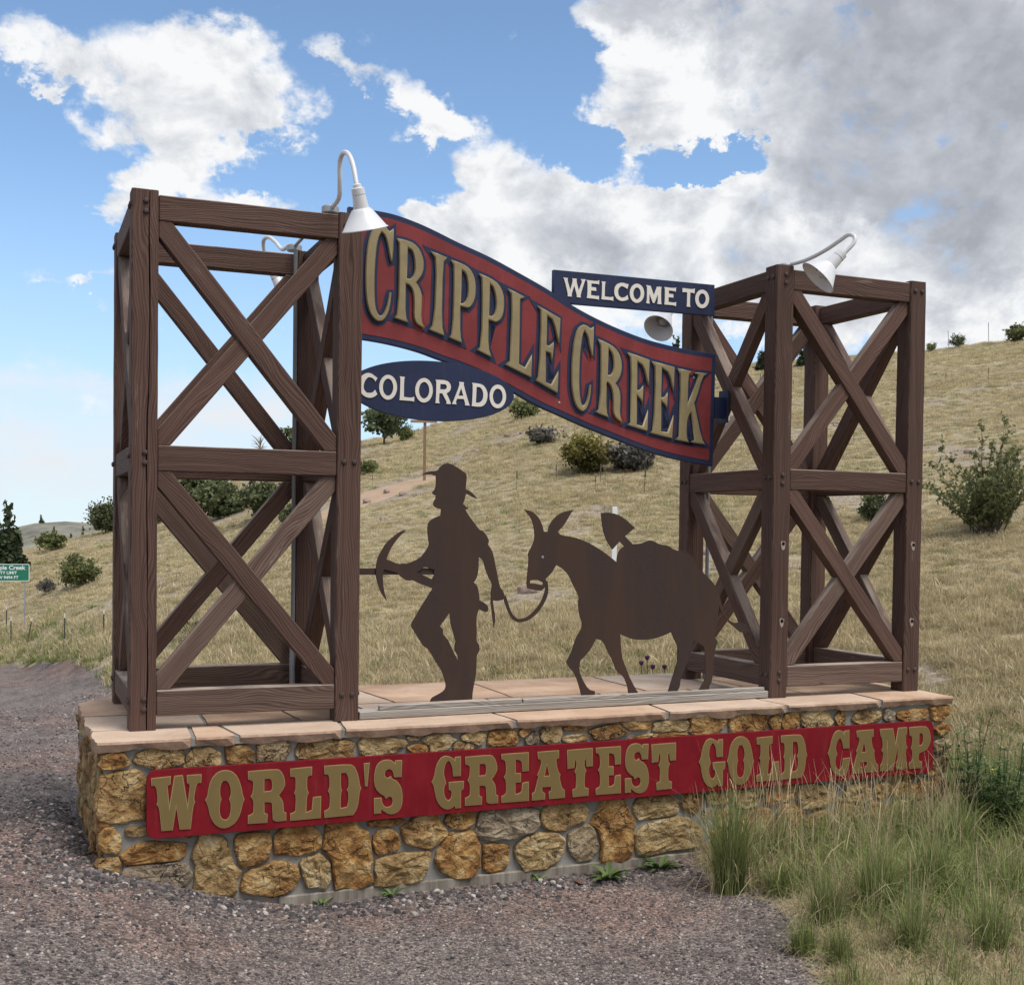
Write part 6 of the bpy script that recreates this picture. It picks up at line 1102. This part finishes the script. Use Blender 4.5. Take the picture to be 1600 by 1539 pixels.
def scatter(name, P, rot, scl, idx, variants, mat, mesh_kind='stuff'):
    """one object that instances the clump meshes on its points"""
    me = pydata(name, [tuple(p) for p in P], [])
    a = me.attributes.new('rot', 'FLOAT_VECTOR', 'POINT'); a.data.foreach_set('vector', np.asarray(rot, dtype=np.float32).ravel())
    a = me.attributes.new('scl', 'FLOAT_VECTOR', 'POINT'); a.data.foreach_set('vector', np.asarray(scl, dtype=np.float32).ravel())
    a = me.attributes.new('idx', 'INT', 'POINT'); a.data.foreach_set('value', np.asarray(idx, dtype=np.int32))
    o = link(name, me, None, kind='stuff')
    col = bpy.data.collections.new(name+'_kinds')
    for k, vm in enumerate(variants):
        vm.materials.clear(); vm.materials.append(mat if not isinstance(mat, list) else mat[k])
        col.objects.link(bpy.data.objects.new('%s_piece_%02d' % (name, k), vm))
    ng = bpy.data.node_groups.new(name, 'GeometryNodeTree')
    ng.interface.new_socket('Geometry', in_out='INPUT', socket_type='NodeSocketGeometry'); ng.interface.new_socket('Geometry', in_out='OUTPUT', socket_type='NodeSocketGeometry')
    nd = ng.nodes; gi = nd.new('NodeGroupInput'); go = nd.new('NodeGroupOutput')
    ci = nd.new('GeometryNodeCollectionInfo'); ci.inputs[0].default_value = col; ci.inputs['Separate Children'].default_value = True; ci.inputs['Reset Children'].default_value = True
    io = nd.new('GeometryNodeInstanceOnPoints'); io.inputs['Pick Instance'].default_value = True
    def attr(nm, dt):
        q = nd.new('GeometryNodeInputNamedAttribute'); q.data_type = dt; q.inputs[0].default_value = nm; return q.outputs[0]
    L = ng.links.new
    L(gi.outputs[0], io.inputs['Points']); L(ci.outputs[0], io.inputs['Instance'])
    L(attr('idx', 'INT'), io.inputs['Instance Index']); L(attr('rot', 'FLOAT_VECTOR'), io.inputs['Rotation']); L(attr('scl', 'FLOAT_VECTOR'), io.inputs['Scale'])
    L(io.outputs[0], go.inputs[0])
    md = o.modifiers.new('scatter', 'NODES'); md.node_group = ng
    return o
def in_plinth(x, y, m=.0):
    dx, dy = x-BO[0], y-BO[1]; u, d = CB*dx+SB*dy, -SB*dx+CB*dy
    return -.02-m < u < PL+.02+m and 0-m < d < PD+m
# hill grass: denser near, thinner and bigger far away
dryv = [blades('clump', 46, .11, .20, 60+k, .55, .0042, 3, .12) for k in range(5)]
greenv = [blades('clump', 40, .10, .17, 80+k, .6, .0045, 3, .05) for k in range(3)]
longv = [blades('clump', 34, .09, .38, 95+k, .35, .0032, 4, .35) for k in range(3)]
P, RO, SC, ID = [], [], [], []
N = 118000
for _ in range(N):
    a = rng.uniform(-9, 52); r = math.exp(rng.uniform(math.log(8.6), math.log(92)))
    k = R(a); x, y = CAMX+r*math.sin(k), CAMY+r*math.cos(k)
    if r > lerp_tab(RIDGE, a)+6: continue
    gm = gravel_mask(x, y)
    if gm > .45+.3*noise.noise((x*2, y*2, 0)) or in_plinth(x, y, .03): continue
    if bare_mask(x, y)*.75 > rng.random(): continue
    if dirt_mask(x, y) > .35+.5*noise.noise((x, y, 4)): continue
    patch = noise.noise((x*.22, y*.22, 5))+.5*noise.noise((x*.9, y*.9, 8))
    if rng.random() < .10-.35*patch and r < 60: continue
    r0 = lerp_tab(FOOT, a)
    gp_ = .05+.30*max(0, noise.noise((x*.3, y*.3, 33)))+.45*sstep(8, 0, a)*sstep(14, 2, r-r0)+.30*sstep(4, 0, r-r0)
    q = rng.random()
    if q < gp_: ID.append(5+rng.randrange(3))
    elif q > .93 and r-r0 < 12: ID.append(8+rng.randrange(3))
    else: ID.append(rng.randrange(5))
    s = rng.uniform(.6, 1.25)*(1+.35*patch)*(.64+.024*r)*(.75 if r-r0 > 6 else 1.0)
    P.append((x, y, ground_z(x, y))); RO.append((rng.uniform(-.12, .12), rng.uniform(-.12, .12), rng.uniform(0, 6.28))); SC.append((s, s, s*rng.uniform(.6, 1.05)*(.62 if r-r0 > 7 else .85)))
scatter('hill_grass', P, RO, SC, ID, dryv+greenv+longv, [M['dry']]*5+[M['green']]*3+[M['straw']]*3)

# foreground meadow on the right of the gravel: matted straw with green
matv = [blades('clump', 70, .13, .17, 110+k, .9, .0026, 4, 0, .8, .55) for k in range(4)]
fgreen = [blades('clump', 17, .085, .46, 120+k, .80, .0036, 6, .06, .85) for k in range(4)]
fstraw = [blades('clump', 9, .08, .58, 130+k, .45, .0018, 6, .6) for k in range(3)]
P, RO, SC, ID = [], [], [], []
for _ in range(14500):
    x = rng.uniform(1.9, 9.5); y = rng.uniform(-5.4, 2.4)
    r, a = polar(x, y)
    if r > 10.8 or in_plinth(x, y, .05) or a > 56: continue
    m = gravel_mask(x, y)
    if m > .42+.75*noise.noise((x*2.3, y*2.3, 2)): continue
    near_wall = sstep(-2.2, -.4, y)*sstep(2.9, 3.4, x)
    lush = noise.noise((x*.9, y*.9, 12))*.75+.40*near_wall+.16*sstep(4.2, 5.8, x)-.22*sstep(-1.4, -2.6, y)
    if m > .12 and rng.random() < .72: continue
    q = rng.random()
    if q < .20+.85*max(0, lush): ID.append(4+rng.randrange(4))
    elif q > .93: ID.append(8+rng.randrange(3))
    else: ID.append(rng.randrange(4))
    s = rng.uniform(.55, 1.15)*(.8+.35*max(0, lush)+.30*near_wall)*(.55 if m > .2 else 1)
    P.append((x, y, ground_z(x, y))); RO.append((rng.uniform(-.15, .15), rng.uniform(-.15, .15), rng.uniform(0, 6.28))); SC.append((s, s, s*rng.uniform(.7, 1.1)))
for _ in range(80):                      # tall dry stalks along the wall
    u = rng.uniform(3.45, 5.75); d = -abs(rng.gauss(.12, .30))-.05
    q_ = bw(u, d); s = rng.uniform(.9, 1.55)
    P.append((q_.x, q_.y, ground_z(q_.x, q_.y))); RO.append((rng.uniform(-.2, .2), rng.uniform(-.2, .2), rng.uniform(0, 6.28))); SC.append((s, s, s)); ID.append(8+rng.randrange(3))
scatter('meadow_grass', P, RO, SC, ID, matv+fgreen+fstraw, [M['straw']]*4+[M['green']]*4+[M['straw']]*3)

# ------------------------------------------------------------------ gravel stones
def pebble(seed, sub=1):
    bm = bmesh.new(); bmesh.ops.create_icosphere(bm, subdivisions=sub, radius=1)
    r_ = random.Random(seed); ax = (r_.uniform(.8, 1.2), r_.uniform(.65, 1), r_.uniform(.45, .8))
    for v in bm.verts:
        k = 1+.45*noise.noise(v.co*1.3+Vector((seed*3.3, 0, 0)))
        v.co = Vector((v.co.x*ax[0]*k, v.co.y*ax[1]*k, v.co.z*ax[2]*k))
    return from_bm('chip', bm)
def peb_fn(lo, mid, hi, pink):
    def fn(b, p):
        r = orand(b)
        c = b.ramp(r, [(0, lo), (.45, mid), (.72, pink), (.9, hi), (1, (.42, .38, .35))])
        n = b.noise(objc(b), 3.0, 4, .6)
        b.set(p, 'Base Color', b.n('ShaderNodeHueSaturation', i={'Value': b.lin(.3, .7, n, .8, 1.2), 'Color': c}).outputs[0])
    return fn
M['chip'] = material('mixed_gravel_chip', peb_fn((.055, .047, .045), (.135, .113, .105), (.27, .23, .21), (.235, .18, .158)), .85, .25)
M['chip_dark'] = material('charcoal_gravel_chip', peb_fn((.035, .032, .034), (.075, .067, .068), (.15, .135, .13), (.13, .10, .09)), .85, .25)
pv = [pebble(k) for k in range(6)]; pv2 = [pebble(20+k, 2) for k in range(4)]
P, RO, SC, ID = [], [], [], []
def add_chip(x, y, s, dark):
    P.append((x, y, ground_z(x, y)+s*.10)); RO.append((rng.uniform(-.4, .4), rng.uniform(-.4, .4), rng.uniform(0, 6.28))); SC.append((s, s, s)); ID.append((6+rng.randrange(4)) if dark else rng.randrange(6))
for _ in range(95000):
    a = rng.uniform(-6, 50); r = math.exp(rng.uniform(math.log(4.2), math.log(17)))
    k = R(a); x, y = CAMX+r*math.sin(k), CAMY+r*math.cos(k)
    if gravel_mask(x, y) < .18+.5*noise.noise((x*3, y*3, 1)) or in_plinth(x, y): continue
    s = (.0042+.0062*rng.random()**2.2)*(.8+.045*r)
    add_chip(x, y, s, rng.random() < .28+.4*noise.noise((x*.9, y*.9, 6)))
def along_wall(u, d):
    q = bw(u, d); return q.x, q.y
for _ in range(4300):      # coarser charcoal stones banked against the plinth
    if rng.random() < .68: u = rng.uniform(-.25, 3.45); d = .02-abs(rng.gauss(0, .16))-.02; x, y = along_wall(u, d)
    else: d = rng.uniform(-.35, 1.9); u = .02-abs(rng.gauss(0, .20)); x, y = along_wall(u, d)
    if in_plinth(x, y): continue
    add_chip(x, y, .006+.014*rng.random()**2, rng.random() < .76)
scatter('gravel', P, RO, SC, ID, pv+pv2, [M['chip']]*6+[M['chip_dark']]*4)

# ------------------------------------------------------------------ tufts, weeds, thistles
tuft_labels = ['tallest green grass tuft standing against the plinth under the word GOLD', 'small grass tuft beside the tall tuft at the gravel edge', 'mixed green tuft at the corner of the gravel', 'green tuft with long stems below the letters of CAMP', 'dense green tuft below the last letters of CAMP', 'green tuft at the right end of the plinth', 'low tuft in the straw in front of the dense green tuft', 'thin tuft at the gravel edge nearest the camera', 'sparse tuft sprouting in the gravel corner', 'green tuft at the picture edge in the foreground straw', 'short tuft at the foot of the plinth under GOLD and CAMP', 'green tuft at the picture edge past the plinth end']
for i, ((x, y, z, h, w), lb) in enumerate(zip(TUFTS, tuft_labels)):
    t = empty('grass_tuft', (x, y, ground_z(x, y)), rng.uniform(0, 6), label=lb, cat='grass tuft', group='green grass tufts in front of the plinth')
    big = i in (0, 3, 4, 5)
    link('blades', blades('blades', 520 if i == 0 else (380 if big else 220), w*.36, h*(.80 if i == 0 else .70), 300+i, .34 if i == 0 else .42, .0031, 6, 0, .6), M['green'], t)
    link('seed_stems', blades('seed_stems', 26 if big else 12, w*.34, h*(1.15 if i not in (3, 4, 5) else 1.4), 400+i, .34, .0016, 7, .8, .55), M['straw'], t)
    link('dead_blades', blades('dead_blades', 70 if big else 45, w*.55, h*.5, 450+i, .8, .002, 5, 0, .9, .25), M['straw'], t)
ros_labels = ['tiny green weed sprouting at the foot of the plinth under the W', 'small upright weed at the foot of the plinth under the apostrophe', 'small yellow green weed at the footing under GREATEST', 'leafy dandelion rosette at the footing, larger of the two under GREATEST', 'leafy rosette beside the tall grass tuft at the footing']
def leaf_blade(g, L, wd, a, el):
    out = np.array([math.cos(a), math.sin(a), 0]); side = np.array([-math.sin(a), math.cos(a), 0]); V, F = [], []
    n = 6
    for s in range(n+1):
        q = s/n; p = out*L*q*math.cos(el*(1-.5*q))+np.array([0, 0, 1])*L*q*math.sin(el)*(1-.55*q)
        w = wd*math.sin(math.pi*min(.98, .12+q*.86))*(1.0 if s % 2 else .62)
        V += [p-side*w+np.array([0, 0, w*.35]), p, p+side*w+np.array([0, 0, w*.35])]
    for s in range(n):
        for j in (0, 1): k = 3*s+j; F.append((k, k+1, k+4, k+3))
    return V, F
def rosette(name, n, L, seed, el0=.35, el1=1.1, wd=.13):
    g = np.random.default_rng(seed); V, F, T = [], [], []
    for _ in range(n):
        l = L*g.uniform(.6, 1.1); v, f = leaf_blade(g, l, l*wd, g.uniform(0, 6.28), g.uniform(el0, el1)); b0 = len(V)
        V += v; F += [tuple(k+b0 for k in q) for q in f]; T += [float(np.clip(g.normal(.5, .25), 0, 1))]*len(v)
    me = pydata(name, [tuple(p) for p in V], F); at = me.attributes.new('tint', 'FLOAT', 'POINT'); at.data.foreach_set('value', T); return me
for i, ((x, y, z, h, w), lb) in enumerate(zip(ROSETTES, ros_labels)):
    y = min(y, BO[1]+(x-BO[0])*math.tan(BETA)-.02-(.05 if i > 2 else 0))
    link('weed', rosette('weed', (7, 9, 8, 26, 22)[i], (.10, .13, .11, .17, .16)[i], 700+i, .5 if i < 3 else .3, 1.25), M['weed'], None, Matrix.Translation((x, y, ground_z(x, y)-.004)), label=lb, cat='weed')
x, y, z = LEAF
link('dead_leaf', rosette('dead_leaf', 1, .085, 9, .05, .1, .28), M['dead_leaf'], None, Matrix.Translation((x, y-.06, ground_z(x, y)+.012)), label='single brown dead leaf on the gravel before the footing', cat='leaf')
weed_labels = ['tall dark leafy weed growing up the end of the plinth', 'leafy green weed in front of the plinth end', 'yellow flowering weed nearest the picture edge', 'bushy dark weed low beside the yellow flowers']
for i, ((x, y, z, h, w), lb) in enumerate(zip(WEEDS, weed_labels)):
    x += .13 if i == 0 else .06
    t = empty('tall_weed', (x, y, ground_z(x, y)), label=lb, cat='weed')
    r_ = random.Random(800+i); bm = bmesh.new(); V, F, T = [], [], []; tips = []
    for s in range(15):
        a = r_.uniform(0, 6.28); le = r_.uniform(.03, .30); L = h*r_.uniform(.6, 1.05)
        pts = [Vector((r_.uniform(-.06, .06), r_.uniform(-.06, .06), -.02))]; dv = Vector((math.cos(a)*le, math.sin(a)*le, 1)).normalized()
        for q in range(8):
            dv = (dv+Vector((r_.uniform(-.1, .1), r_.uniform(-.1, .1), 0))).normalized(); pts.append(pts[-1]+dv*L/8)
            for _ in range(4):
                l = r_.uniform(.06, .14)*(1.1-q*.08); v, f = leaf_blade(None, l, l*.13, r_.uniform(0, 6.28), r_.uniform(.1, 1.0)); b0 = len(V)
                V += [tuple(np.array(pts[-1])+u) for u in v]; F += [tuple(k+b0 for k in u) for u in f]; T += [min(1, max(0, r_.gauss(.4, .25)))]*len(v)
        trunk_bm(bm, pts, .004, .0018, 5); tips.append(pts[-1])
    link('stems', from_bm('stems', bm), M['weed'], t)
    me = pydata('leaves', V, F); at = me.attributes.new('tint', 'FLOAT', 'POINT'); at.data.foreach_set('value', T); link('leaves', me, M['weed'], t)
    if i in (1, 2):
        for p in tips[:(3, 6)[i == 2]]:
            link('flower_head', rosette('flower_head', 14, .024, 30+i, .2, 1.3, .25), M['yellow'], t, Matrix.Translation(p))
for i, ((x, y, z), lb) in enumerate(zip(THISTLE, ['dark thistle stem with the highest purple head behind the donkey legs', 'thistle with the brightest purple head behind the donkey legs', 'low dim purple thistle by the donkey hind leg', 'dark budded thistle behind the donkey belly'])):
    zg = ground_z(x, y); t = empty('thistle', (x, y, zg), label=lb, cat='thistle', group='purple thistles behind the plinth')
    hh = z-zg
    bm = bmesh.new(); trunk_bm(bm, [(0, 0, -.02), (.01, 0, hh*.5), (0, 0, hh)], .004, .003, 5); link('stem', from_bm('stem', bm), M['weed'], t)
    link('leaves', rosette('leaves', 12, .11, 50+i, .2, 1.2), M['weed'], t, Matrix.Translation((0, 0, hh*.35)))
    link('flower_head', lathe_mesh('flower_head', [(.008, -.012), (.017, -.004), (.019, .006), (.022, .018), (.012, .026), (0, .027)], 10), M['purple'], t, Matrix.Translation((0, 0, hh)))

# dark dry stalks standing here and there on the slope, and a few rocks in the bare patches
st_me = None; n_st = 0
for _ in range(400):
    a = rng.uniform(14, 44); r = rng.uniform(26, 66); x, y = CAMX+r*math.sin(R(a)), CAMY+r*math.cos(R(a))
    if noise.noise((x*.12, y*.12, 77)) < .12 or n_st >= 56: continue
    n_st += 1; h = rng.uniform(.28, .55)
    if st_me is None:
        bm = bmesh.new(); trunk_bm(bm, [(0, 0, -.05), (.01, 0, .45), (.02, .01, .62)], .014, .012); trunk_bm(bm, [(.018, .01, .60), (.02, .01, .80), (.02, .012, 1.0)], .040, .022)
        st_me = from_bm('dry_stalk', bm); st_me.materials.append(M['bark'])
    o = link('dry_stalk', st_me, None, None, Matrix.Translation((x, y, ground_z(x, y))) @ Matrix.Rotation(rng.uniform(-.12, .12), 4, 'X') @ Matrix.Diagonal((h, h, h, 1)), label='dark dry seed stalk standing in the grass of the slope', cat='plant', group='dark dry stalks on the slope')
rk = [pebble(60+k, 2) for k in range(4)]
M['rock'] = pmat('grey pink rock', (.27, .21, .175), rough=.9, var=.3, scale=12)
for m_ in rk: m_.materials.append(M['rock'])
n_rk = 0
for _ in range(3000):
    a = rng.uniform(4, 46); r = rng.uniform(13, 48); x, y = CAMX+r*math.sin(R(a)), CAMY+r*math.cos(R(a))
    if n_rk >= 34 or bare_mask(x, y) < .5: continue
    n_rk += 1; s_ = rng.uniform(.05, .14)
    link('rock', rk[rng.randrange(4)], None, None, Matrix.Translation((x, y, ground_z(x, y)+s_*.2)) @ Matrix.Rotation(rng.uniform(0, 6.28), 4, 'Z') @ Matrix.Diagonal((s_, s_, s_, 1)), label='small grey pink rock lying in a bare patch of the slope', cat='rock', group='small rocks on the slope')
